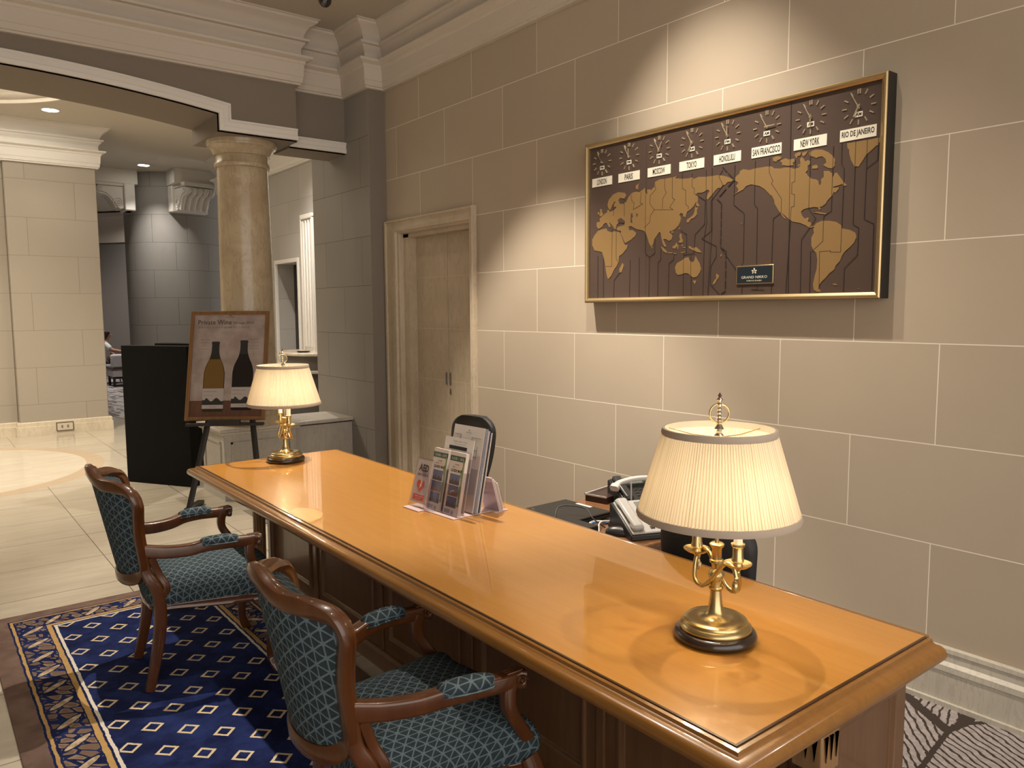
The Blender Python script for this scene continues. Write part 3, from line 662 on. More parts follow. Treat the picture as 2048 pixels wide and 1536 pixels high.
for nm, u, hr, ap in CITY:
    zc = .875
    bm = nbm(); prism(bm, [(u+.005*math.cos(k*PI/6), zc+.005*math.sin(k*PI/6)) for k in range(12)], -.062, -.075); ck = obj('clock', bm, m_brassmark, mp_)
    for h in range(12):
        bm = nbm()
        a = h*PI/6; d = Vector((math.sin(a), math.cos(a))); n_ = Vector((d.y, -d.x))
        for off in ((-.005, .005) if h == 0 else (0,)):
            p0 = d*.058+n_*off; p1 = d*.080+n_*off
            w = .0035
            prism(bm, [(u+p0.x-n_.x*w/1, zc+p0.y-n_.y*w), (u+p1.x-n_.x*w, zc+p1.y-n_.y*w), (u+p1.x+n_.x*w*.6, zc+p1.y+n_.y*w*.6), (u+p0.x+n_.x*w*.6, zc+p0.y+n_.y*w*.6)], -.062, -.0665)
        obj('hour_mark', bm, m_brassmark, ck)
    for ang, L, w in ((-PI/6, .064, .0028), (hr*PI/6-.04, .048, .0036)):
        d = Vector((math.sin(ang), math.cos(ang))); n_ = Vector((d.y, -d.x)); bm = nbm()
        p0 = -d*.012; p1 = d*L
        prism(bm, [(u+p0.x-n_.x*w, zc+p0.y-n_.y*w), (u+p1.x-n_.x*w*.7, zc+p1.y-n_.y*w*.7), (u+p1.x+n_.x*w*.7, zc+p1.y+n_.y*w*.7), (u+p0.x+n_.x*w, zc+p0.y+n_.y*w)], -.070, -.072)
        obj('clock_hand', bm, m_brassmark, ck)
    bm = nbm(); bx(bm, u-.018, u+.018, -.0655, -.062, zc-.045, zc-.022); wn = obj('window', bm, m_label, ck)
    bm = nbm(); text_bm(bm, ap, u-.014, u+.014, zc-.041, zc-.026, -.066, 0, bold=.03); obj('window_text', bm, m_ink, wn.parent)
    bm = nbm(); bx(bm, u-.0865, u+.0865, -.0655, -.062, .730, .783)
    lb = obj('city_label', bm, m_label, mp_)
    bm = nbm(); w = TW[nm]/2; text_bm(bm, nm, u-w, u+w, .739, .774, -.0660, 0, bold=.022); obj('city_name', bm, m_ink, lb)
# hotel plate
bm = nbm(); bx(bm, 1.139, 1.362, -.070, -.062, .087, .184); pl = obj('name_plate', bm, m_fgold, mp_, bevel=.002)
bm = nbm(); bx(bm, 1.145, 1.356, -.0715, -.069, .093, .178); obj('plate_face', bm, m_navy, pl)
m_cream = Mat('cream_print', rough=.5, color=(.72,.68,.55)).m
bm = nbm(); text_bm(bm, 'GRAND NIKKO', 1.173, 1.328, .1165, .1295, -.0722, 0); text_bm(bm, 'TOKYO DAIBA', 1.204, 1.297, .101, .108, -.0722, 0)
def emblem(bm, cx, cz, s, y0, y1):
    for a, L, w in ((0,1.,.30),(-66,.85,.27),(66,.85,.27),(-128,.75,.25),(128,.75,.25)):
        t = math.radians(a); d = (math.sin(t), math.cos(t)); n_ = (d[1], -d[0])
        pts = []
        for k in range(14):
            q = k/13*2*PI; r = .55*L+.38*L*math.cos(q); ww = w*math.sin(q)*(.6+.4*math.cos(q))
            pts.append((cx+s*(d[0]*r+n_[0]*ww), cz+s*(d[1]*r+n_[1]*ww)))
        prism(bm, pts[:-1], y0, y1)
emblem(bm, 1.2505, .151, .020, -.0716, -.0724)
obj('plate_text', bm, m_cream, pl)

# ================================================================== DESK
def wood(name, a, b, axis='x', rough=.25, coat=.5, k=1., crough=.06):
    M = Mat(name, rough=rough, coat=coat, coat_rough=crough)
    out, x, y, z = M.co('Pos' if axis != 'o' else 'Object')
    if axis == 'x': v = M.vec(x*.9*k, y*14*k, z*14*k)
    elif axis == 'z' or axis == 'o': v = M.vec(x*14*k, y*14*k, z*.9*k)
    else: v = M.vec(x*14*k, y*.9*k, z*14*k)
    n = M.noise(v, 2.2, 5, .55, .6); n2 = M.noise(v, 9., 3, .6)
    M.col(M.mix((n*.6+n2*.4).step(.3, .7), a, b)); return M.m
m_top = wood('maple_top', (.47,.205,.030), (.51,.235,.038), 'x', rough=.36, coat=.85, crough=.03)
m_mould = wood('maple_mould', (.20,.083,.013), (.25,.11,.020), 'x', rough=.28, coat=.6)
m_case = wood('desk_case', (.115,.055,.024), (.155,.078,.035), 'z', rough=.3, coat=.35)
m_dark = Mat('dark_inlay', rough=.3, color=(.045,.018,.008), coat=.5).m
m_post = wood('desk_post', (.22,.12,.05), (.29,.165,.07), 'z', rough=.4, coat=.2)
DX0, DX1, DY0, DY1 = .912, 4.64, -2.155, -1.296   # top inner panel
desk = empty('reception_desk', (2.79, -1.75, 0)); tag(desk, 'long polished maple desk with moulded edge and panelled case', 'desk')
bm = nbm(); bx(bm, DX0, DX1, DY0, DY1, DZ-.03, DZ); pobj('top', bm, m_top, desk)
bm = nbm()
prof = [(-.004,DZ-.028),(-.004,DZ-.003),(.004,DZ-.003),(.005,DZ-.001),(.014,DZ-.002),(.017,DZ-.010),(.024,DZ-.013),(.034,DZ-.0125),(.043,DZ-.0155),(.050,DZ-.022),(.054,DZ-.031),(.054,DZ-.039),(.050,DZ-.048),(.042,DZ-.054),(.032,DZ-.056),(.026,DZ-.062),(.012,DZ-.066),(.0,DZ-.066),(-.05,DZ-.066),(-.05,DZ-.028)]
planmould(bm, [(DX0,DY0),(DX0,DY1),(DX1,DY1),(DX1,DY0)], prof)
pobj('edge_moulding', bm, m_mould, desk, smooth=35)
bm = nbm(); planmould(bm, [(DX0+.006,DY0),(DX0+.006,DY1-.006),(DX1-.006,DY1-.006),(DX1-.006,DY0)], [(0,DZ-.005),(0,DZ+.0004),(.0065,DZ+.0004),(.0065,DZ-.005)])
pobj('inlay_line', bm, m_dark, desk)
bm = nbm(); bx(bm, DX0, DX1, DY0-.02, DY0, DZ-.06, DZ-.0); pobj('back_edge', bm, m_mould, desk, bevel=.005)
CXa, CXb, CYf, CYb = .945, 4.56, -1.66, -2.12
bm = nbm(); bx(bm, CXa, CXb, CYf-.08, CYf, 0.0, DZ-.06); pobj('front_board', bm, m_case, desk, bevel=.003)
for q in ((CXa, CXa+.42), (CXb-.42, CXb)):
    bm = nbm(); bx(bm, q[0], q[1], CYb, CYf-.08, 0.0, DZ-.06); pobj('pedestal', bm, m_case, desk, bevel=.003)
bm = nbm(); planmould(bm, [(CXb,CYf),(CXa,CYf),(CXa,CYb)][::-1], [(0,0),(.022,0),(.022,.07),(.012,.085),(0,.09)]); pobj('plinth_moulding', bm, m_case, desk, smooth=30)
def panel_frame(u0, u1, z0, z1, onx=None, ony=None):
    bm = nbm(); pr = [(0,0),(0,.006),(.005,.012),(.014,.012),(.020,.006),(.026,.004),(.03,0)]
    rings = []
    for (a, b, sa, sb) in ((u0,z0,1,1),(u1,z0,-1,1),(u1,z1,-1,-1),(u0,z1,1,-1)):
        rings.append([((a+sa*q, ony+h, b+sb*q) if ony is not None else (onx-h, a+sa*q, b+sb*q)) for q, h in pr])
    loft(bm, rings, closed_u=False, closed_v=True); return bm
npan = 5; wpan = (CXb-CXa)/npan
for k in range(npan):
    a = CXa+k*wpan
    pobj('front_panel', panel_frame(a+.07, a+wpan-.07, .15, DZ-.12, ony=CYf), m_case, desk, smooth=30)
    bm = nbm(); bx(bm, a-.018 if k else a, a+.018, CYf, CYf+.012, .09, DZ-.062); pobj('stile', bm, m_case, desk, bevel=.003)
pobj('end_panel', panel_frame(CYb+.06, -1.72, .15, DZ-.12, onx=CXa), m_case, desk, smooth=30)
for px_ in (CXa-.03, CXb-.02):
    bm = nbm(); cx, cy = px_+.0, CYf+.055
    bx(bm, cx-.038, cx+.038, cy-.038, cy+.038, .60, DZ-.06); pobj('post_block', bm, m_post, desk, bevel=.004)
    bm = nbm(); bx(bm, cx-.042, cx+.042, cy-.042, cy+.042, 0, .10); pobj('post_foot', bm, m_post, desk, bevel=.004)
    bm = nbm()
    prof = [(.036,.10),(.040,.115),(.032,.13),(.034,.15),(.036,.30),(.035,.52),(.034,.555),(.040,.565),(.040,.580),(.030,.59),(.030,.60)]
    rings = []
    for r, z in prof:
        fl = .10 if .14 < z < .54 else 0.
        rings.append([(cx+(r*(1-fl*(.5+.5*math.cos(12*2*PI*j/72))))*math.cos(2*PI*j/72), cy+(r*(1-fl*(.5+.5*math.cos(12*2*PI*j/72))))*math.sin(2*PI*j/72), z) for j in range(72)])
    loft(bm, rings); pobj('fluted_shaft', bm, m_post, desk, smooth=40)
    bm = nbm()
    for s in (-1, 1):
        for k in range(3):
            x0 = cx-.022+.022*k; prism(bm, [(x0-.008,.69),(x0+.008,.69),(x0,.63)], cy+.037, cy+.041)
            y0 = cy-.022+.022*k; prism(bm, [(y0-.008,.69),(y0+.008,.69),(y0,.63)], cx-.041, cx-.037, f=lambda a, b, c: (b, a, c))
    pobj('carved_leaf', bm, m_post, desk)

# ================================================================== RUG
RX0, RX1, RY0, RY1 = -1.0, 4.90, -1.56, -.235
def rug_mat():
    M = Mat('rug_wool', rough=.95, spec=.08)
    out, x, y, z = M.co('Pos')
    w1 = (M.noise(M.vec(x, y), 14., 3)-.5)*.012; w2 = (M.noise(M.vec(x, y, 5.), 55., 2)-.5)*.006
    e = ((RX1-x).mn(y*-1.+RY0*0. + (0.) + 0.*x + (RY1*1.)))   # placeholder distance replaced below
    dxe = RX1-x; dya = y*-1.+RY1; dyb = y-RY0
    d = dxe.mn(dya.mn(dyb)) + w1 + w2
    along = M.vec(x*1., y*1.)
    navy = M.mix(M.noise(M.vec(x, y, 2.), 6., 5, .7).step(.35,.7), (.007,.011,.048), (.017,.029,.115))
    brown = M.mix(M.noise(M.vec(x, y, 2.), 9., 4).step(.3,.7), (.125,.082,.065), (.185,.125,.100))
    gold = M.mix(M.noise(M.vec(x, y, 8.), 20., 3), (.36,.22,.075), (.52,.34,.13))
    # centre field: offset rows of small open squares
    s = .2135; px = (x-4.60)/s; py = (y+.57)/s
    a1 = ((px+.5).fract()-.5).abs()*s + ((py+.5).fract()-.5).abs()*s
    a2 = (px.fract()-.5).abs()*s + (py.fract()-.5).abs()*s
    dd = a1.mn(a2) + w2*1.0
    sqm = dd.lt(.0445)*dd.gt(.029)
    c = M.mix(sqm*d.gt(.298), navy, (.58,.47,.30))
    # leaf band: angled leaves
    corner = dxe.lt(dya.mn(dyb))
    lu = M.nt.nodes.new('ShaderNodeMix'); lu.data_type = 'FLOAT'; M.nt.links.new(corner.v, lu.inputs[0]); M.nt.links.new(x.v, lu.inputs[2]); M.nt.links.new(y.v, lu.inputs[3])
    u = X(M.nt, lu.outputs[0]); v = d
    q1 = (u+v*.7); q2 = (v-u*.1)
    vv = M.vec(q1*1.1, q2*.85, 0.)
    ed = M.voro(vv, 19., 'DISTANCE_TO_EDGE', .7); cc = M.voro(vv, 19., 'F1', .7, 'Color')
    sp = M.nt.nodes.new('ShaderNodeSeparateColor'); M.nt.links.new(cc, sp.inputs[0]); rr = X(M.nt, sp.outputs[0])
    leafc = M.mix(rr, (.14,.09,.06), (.36,.255,.165))
    leafc = M.mix(ed.step(.05, .30), leafc, (.16,.105,.075))
    # big pale leaves, spaced regularly
    k = (u-v*.75)/.19; kf = (k.fract()-.5).abs()*.19; vc = (v-.185).abs()
    big = (kf/.023)*(kf/.023) + (vc/.054)*(vc/.054) + (w2*60.)
    leaf = M.mix(ed.gt(.10), navy, leafc)
    bigm = big.lt(1.5); leaf = M.mix(bigm, leaf, navy); leaf = M.mix(big.lt(.8), leaf, M.mix(M.noise(along, 30., 2).step(.3,.7), (.26,.18,.10), (.56,.46,.32)))
    c = M.mix(d.lt(.245)*d.gt(.122), c, leaf)
    c = M.mix(d.gt(.250)*d.lt(.272), c, gold)
    c = M.mix(d.gt(.281)*d.lt(.2945), c, (.62,.57,.48))
    c = M.mix(d.gt(.101)*d.lt(.114), c, gold)
    c = M.mix(d.lt(.092), c, brown)
    M.col(c); pile = M.noise(M.vec(x, y, z), 260., 2); M.bump(pile, .004, .5)
    return M.m
bm = nbm(); bx(bm, RX0, RX1, RY0, RY1, 0, .008)
t = obj('area_rug', bm, rug_mat(), bevel=.003); tag(t, 'navy rug with small gold squares and a leafy brown border under the armchairs', 'rug')

# ================================================================== ARMCHAIRS
m_cw = wood('chair_wood', (.062,.0175,.0035), (.100,.031,.0065), 'o', rough=.3, coat=.55, k=.45)
def fabric(name, ax):
    M = Mat(name, rough=.85, spec=.15)
    out, x, y, z = M.co('Object')
    r_ = (x*x+y*y).sqrt()+.02; ex = ((z*-1.+.515).mx(0.))*.9/r_+1.
    u, v = {'xy': (y*ex, x*ex), 'xz': (z, x), 'yx': (y, (z-.640).atan2(x.abs()-.283)*.026)}[ax]
    U, V = .040, .0245
    a = u/U; b = v/V; row = b.floor(); f = b.fract()-.5
    aa = a + row.mod(2.)*.5; tri = ((aa.fract()-.5).abs()*2.-.5)      # triangle wave -.5..+.5
    d1 = (f*.95-tri*.9).abs()*.55; d2 = .5-f.abs()+( (aa*2.).fract()-.5).abs()*.0
    sc = (( (aa*2.+.5).fract()-.5).abs()*.22)
    d2 = (.5-f.abs()) + .10 - sc*1.0
    d2 = (.5-f.abs())*.9+.015
    line = (d1*d2)/((d1*d1+d2*d2+.00001).sqrt())*1.15
    n = M.noise(M.vec(x, y, z), 160., 2)
    msk = 1.-(line+(n-.5)*.05).step(.065,.10)
    body = M.mix(n, (.014,.022,.028), (.036,.052,.062)); ln = M.mix(n, (.078,.11,.125), (.135,.178,.198))
    M.col(M.mix(msk, body, ln)); M.bump(n+msk*.7, .0012, .7)
    return M.m
f_seat = fabric('seat_fabric', 'xy'); f_back = fabric('back_fabric', 'xz'); f_arm = fabric('arm_fabric', 'yx')
m_nail = Mat('carving_shadow', rough=.4, color=(.10,.04,.02)).m
def back_y(x, z):   # concave, reclining back; y<0 is behind
    return -.205 - .125*max(0., 1-(abs(x)/.235)**2.2) - max(0, z-.48)*.20
def make_armchair(label):
    t = empty('armchair', (0,0,0)); tag(t, label, 'armchair', 'armchairs in front of the desk')
    # seat rail: serpentine apron
    def outline(k=0., n=8):
        P = [(.20-k*.3,-.225+k),(.222-k,-.10),(.255-k,.08),(.285-k,.20),(.275-k,.262-k),(.20,.262-k),(.10,.285-k),(0,.297-k),(-.10,.285-k),(-.20,.262-k),(-.275+k,.262-k),(-.285+k,.20),(-.255+k,.08),(-.222+k,-.10),(-.20+k*.3,-.225+k),(-.10,-.245+k),(0,-.25+k),(.10,-.245+k)]
        return [(p.x, p.y) for p in crom([(a, b, 0) for a, b in P], n, True)]
    bm = nbm(); O = outline(0.); I = outline(.03); n = len(O)
    low = [.345 + (.008*math.cos(k/n*2*PI*4)) for k in range(n)]
    rings = [[(O[i][0]*.99, O[i][1]*.99, low[i]) for i in range(n)], [(O[i][0]*1.012, O[i][1]*1.012, low[i]+.006) for i in range(n)], [(O[i][0]*1.005, O[i][1]*1.005, low[i]+.015) for i in range(n)], [(O[i][0], O[i][1], .368) for i in range(n)], [(O[i][0]*1.010, O[i][1]*1.010, .372) for i in range(n)], [(O[i][0], O[i][1], .378) for i in range(n)]]
    loft(bm, rings); obj('seat_rail', bm, m_cw, t, smooth=50)
    # seat cushion
    bm = nbm(); rings = []
    for s, z in ((.985,.376),(1.015,.384),(1.045,.404),(1.05,.425),(1.025,.450),(.965,.474),(.87,.492),(.71,.508),(.50,.518),(.25,.523),(.04,.524)):
        rings.append([(p[0]*s, (p[1]-.02)*s+.02, z) for p in O])
    loft(bm, rings); obj('seat', bm, f_seat, t, smooth=180)
    bm = nbm(); tube(bm, [(p[0]*1.01, p[1]*1.01, .380) for p in O], .0042, 6, closed=True); obj('piping', bm, f_seat, t, smooth=180)
    sec = rrect(1., 1., .35, 3)
    for s in (-1, 1):
        # rear leg running up into the back stile
        bm = nbm()
        pl = crom([(s*.197,-.262,0),(s*.193,-.243,.08),(s*.190,-.218,.20),(s*.198,-.205,.33),(s*.204,-.215,.45),(s*.200,back_y(.200,.53),.53),(s*.205,back_y(.205,.60),.60),(s*.211,back_y(.211,.68),.68),(s*.222,back_y(.222,.76)-.002,.76)], 4)
        scl = [((.019+.010*min(1, p.z/.3))*(1 if p.z < .5 else max(.2, 1-(p.z-.5)*2.6)), (.019+.006*min(1, p.z/.3))*(1 if p.z < .5 else max(.2, 1-(p.z-.5)*2.6))) for p in pl]
        sweep(bm, pl, sec, scl, up=(0,1,0)); obj('leg', bm, m_cw, t, smooth=50)
        # bracket under the arm joint
        bm = nbm(); pl = crom([(s*.208,-.205,.41),(s*.216,-.176,.455),(s*.208,-.205,.52),(s*.210,-.232,.60)], 4)
        sweep(bm, pl, sec, [(.015,.015),]*len(pl), up=(0,1,0)); obj('bracket', bm, m_cw, t, smooth=50)
        # front cabriole leg
        bm = nbm()
        pl = crom([(s*.268,.235,.385),(s*.278,.252,.33),(s*.288,.266,.28),(s*.284,.258,.20),(s*.276,.246,.12),(s*.276,.245,.06),(s*.284,.258,.025),(s*.292,.270,.0)], 4)
        rr = [.031,.034,.036,.033,.026,.020,.017,.0165][:]
        def rz_(z): 
            tb = [(.0,.020),(.03,.021),(.06,.0165),(.12,.0175),(.20,.023),(.28,.030),(.33,.031),(.40,.030)]
            for (a, b), (c, d) in zip(tb[:-1], tb[1:]):
                if z <= c: return b+(d-b)*(z-a)/(c-a)
            return .03
        sweep(bm, pl, sec, [rz_(p.z) for p in pl], up=(0,1,0)); lg = obj('leg', bm, m_cw, t, smooth=50)
        bm = nbm()
        for k in range(7):
            a = -1.0+.33*k
            tube(bm, crom([(s*(.283+.024*math.sin(a)), .266+.024*math.cos(a), .275),(s*(.288+.030*math.sin(a)), .272+.028*math.cos(a), .30),(s*(.278+.026*math.sin(a*.8)), .262+.024*math.cos(a*.8), .335)], 3), .0035, 5, up=(1,0,0))
        obj('carving', bm, m_cw, lg, smooth=60)
        # arm support
        bm = nbm(); pl = crom([(s*.270,.246,.37),(s*.276,.235,.43),(s*.286,.200,.49),(s*.292,.165,.55),(s*.290,.163,.60),(s*.288,.172,.625)], 4)
        sweep(bm, pl, sec, [.0185+.004*abs(.5-i/len(pl)) for i in range(len(pl))], up=(0,1,0)); obj('arm_support', bm, m_cw, t, smooth=50)
        # arm rail
        bm = nbm(); pl = crom([(s*.207,-.262,.630),(s*.222,-.18,.616),(s*.248,-.09,.617),(s*.272,-.02,.631),(s*.286,.06,.634),(s*.290,.14,.630),(s*.290,.19,.630),(s*.290,.215,.628)], 5)
        n2 = len(pl); scl = []
        for i, p in enumerate(pl):
            q = i/(n2-1); w = .018+.004*math.sin(q*PI*1.2); h = .027 - .005*q
            if q > .86: w += .008*math.sin((q-.86)/.14*PI/2); h += .004
            if q > .985: w *= .8; h *= .85
            scl.append((w, h))
        sweep(bm, pl, sec, scl, up=(0,0,1)); ar = obj('arm', bm, m_cw, t, smooth=50)
        for sd in (-1, 1):
            bm = nbm(); c0 = Vector((s*.290+sd*.0255, .196, .630))
            sp = [(c0.x, c0.y+.017*(1-k/22)*math.cos(k*.55), c0.z+.015*(1-k/22)*math.sin(k*.55)) for k in range(22)]
            tube(bm, sp, .0028, 5, up=(1,0,0)); obj('scroll', bm, m_cw, ar, smooth=60)
        bm = nbm()
        for k in range(3):
            tube(bm, [(s*.290-.010+.010*k, .155, .653),(s*.290-.010+.010*k, .205, .655)], .004, 6)
        obj('carving', bm, m_cw, ar, smooth=60)
        # arm pad
        bm = nbm(); rings = []
        pl = crom([(s*.264,-.045,.645),(s*.276,.0,.648),(s*.286,.06,.650),(s*.289,.125,.646)], 6); m_ = len(pl)
        pr = [math.sqrt(max(.0, 1-(abs(2*i/(m_-1)-1))**3.2)) for i in range(m_)]
        scl = [(.004+.026*q, .003+.021*q) for q in pr]
        sweep(bm, pl, CIRC(14), scl, up=(0,0,1)); pd = obj('arm_pad', bm, f_arm, t, smooth=180)
        bm = nbm(); ring = [(s*.2775+a_*1.0, b_, .6425) for a_, b_ in []]
        pp = []
        for i, p in enumerate(pl): pp.append((p.x+.031*pr[i]+.001, p.y, p.z-.010))
        for i, p in reversed(list(enumerate(pl))): pp.append((p.x-.031*pr[i]-.001, p.y, p.z-.010))
        tube(bm, pp, .0032, 5, closed=True); obj('piping', bm, f_arm, pd, smooth=180)
    # back frame: shaped loop of moulded wood
    half = [(0,.487),(.09,.488),(.160,.500),(.197,.54),(.206,.61),(.213,.70),(.226,.78),(.236,.845),(.222,.895),(.178,.918),(.120,.924),(.075,.940),(.035,.962),(0,.968)]
    P = half + [(-a, b) for a, b in half[-2:0:-1]]
    loop = [(q.x, q.z) for q in crom([(a, 0, b) for a, b in P], 4, True)]
    pts = [Vector((a, back_y(a, b), b)) for a, b in loop]
    fsec = [(-1,-.75),(-.6,-1),(.6,-1),(1,-.75),(1,.1),(.82,.35),(.55,.55),(.35,.95),(0,1),(-.35,.95),(-.55,.55),(-.82,.35),(-1,.1)]
    bm = nbm(); sweep(bm, pts, fsec, [(.0255,.023)]*len(pts), closed=True, upf=lambda i, p: (0,1,.1)); obj('back_frame', bm, m_cw, t, smooth=50)
    # back pad, filled grid inside the loop
    bm = nbm(); nn = len(loop); cxz = (0, .71)
    rings = []
    for s_, off in ((.97,0.),(.93,.016),(.80,.026),(.55,.034),(.28,.036),(.04,.036)):
        rings.append([(a*s_, back_y(a*s_, cxz[1]+(b-cxz[1])*s_)+off, cxz[1]+(b-cxz[1])*s_) for a, b in loop])
    loft(bm, rings, cap=True); 
    rings = []
    for s_, off in ((.97,0.),(.93,-.009),(.80,-.012),(.55,-.012),(.28,-.012),(.04,-.012)):
        rings.append([(a*s_, back_y(a*s_, cxz[1]+(b-cxz[1])*s_)+off, cxz[1]+(b-cxz[1])*s_) for a, b in loop])
    loft(bm, rings, cap=True)
    bmesh.ops.remove_doubles(bm, verts=bm.verts, dist=.0004)
    obj('back_pad', bm, f_back, t, smooth=120)
    # carved crest
    bm = nbm()
    for sgn in (-1, 1):
        for k in range(4):
            x0 = sgn*(.014+.022*k); z0 = .972-.004*k**1.5
            pl = [(x0, back_y(x0, z0)+.004*j, z0+.006*math.sin(j)) for j in range(-2, 3)]
            tube(bm, crom([(x0-sgn*.012, back_y(x0,z0)-.014, z0+.002),(x0+sgn*.002, back_y(x0,z0), z0+.008),(x0+sgn*.014, back_y(x0,z0)+.014, z0-.001)], 4), .0050, 6, up=(0,0,1))
    obj('crest_carving', bm, m_cw, t, smooth=60)
    return t
ch = make_armchair('blue patterned wooden armchair farther from the camera, at the far end of the desk')
ch.location = (3.705, -1.02, .0085); ch.rotation_euler = (0, 0, math.radians(174.5))
c2 = dup(ch, (1.930, -1.115, .0085), math.radians(174.5)); c2['label'] = 'blue patterned wooden armchair nearest the camera, cut off by the bottom edge'

# ================================================================== TABLE LAMPS
m_brass = Mat('brass', rough=.27, metal=1., color=(.56,.45,.23)).m
m_finial = Mat('finial_metal', rough=.22, metal=1., color=(.50,.46,.38)).m
m_woodblk = Mat('black_wood_base', rough=.25, color=(.020,.010,.008), coat=.6).m
m_candle = Mat('candle_sleeve', rough=.5, color=(.85,.80,.70)).m
def shade_mat():
    m = bpy.data.materials.new('pleated_shade'); m.use_nodes = True; nt = m.node_tree; nt.nodes.clear()
    o = nt.nodes.new('ShaderNodeOutputMaterial'); d = nt.nodes.new('ShaderNodeBsdfDiffuse'); tr = nt.nodes.new('ShaderNodeBsdfTranslucent'); mx = nt.nodes.new('ShaderNodeMixShader')
    d.inputs[0].default_value = (.82,.72,.55,1); tr.inputs[0].default_value = (.80,.70,.50,1); mx.inputs[0].default_value = .20
    nt.links.new(d.outputs[0], mx.inputs[1]); nt.links.new(tr.outputs[0], mx.inputs[2]); nt.links.new(mx.outputs[0], o.inputs[0])
    tc = nt.nodes.new('ShaderNodeTexCoord'); sp = nt.nodes.new('ShaderNodeSeparateXYZ'); nt.links.new(tc.outputs['Object'], sp.inputs[0])
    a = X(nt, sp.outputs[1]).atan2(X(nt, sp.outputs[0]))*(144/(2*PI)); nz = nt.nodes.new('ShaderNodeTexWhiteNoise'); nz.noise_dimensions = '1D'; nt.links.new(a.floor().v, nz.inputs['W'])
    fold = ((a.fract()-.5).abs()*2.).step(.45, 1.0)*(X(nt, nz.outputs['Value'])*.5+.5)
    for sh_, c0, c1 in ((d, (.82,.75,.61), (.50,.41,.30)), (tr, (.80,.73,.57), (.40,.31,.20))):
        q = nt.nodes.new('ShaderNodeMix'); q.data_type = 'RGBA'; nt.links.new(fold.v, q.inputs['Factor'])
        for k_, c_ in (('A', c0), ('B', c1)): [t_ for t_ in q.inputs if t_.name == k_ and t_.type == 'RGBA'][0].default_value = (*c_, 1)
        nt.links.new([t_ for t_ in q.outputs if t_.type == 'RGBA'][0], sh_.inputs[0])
    return m
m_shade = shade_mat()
m_band = Mat('shade_band', rough=.8, color=(.42,.345,.28)).m
def emis(name, col, st):
    m = bpy.data.materials.new(name); m.use_nodes = True; b = m.node_tree.nodes['Principled BSDF']
    b.inputs['Base Color'].default_value = (.8,.8,.8,1); b.inputs['Emission Color'].default_value = (*col, 1); b.inputs['Emission Strength'].default_value = st; return m
m_bulb = emis('warm_bulb', (1.,.78,.50), 60.)
m_crystal = Mat('smoky_crystal', rough=.08, color=(.10,.04,.04), coat=1.).m
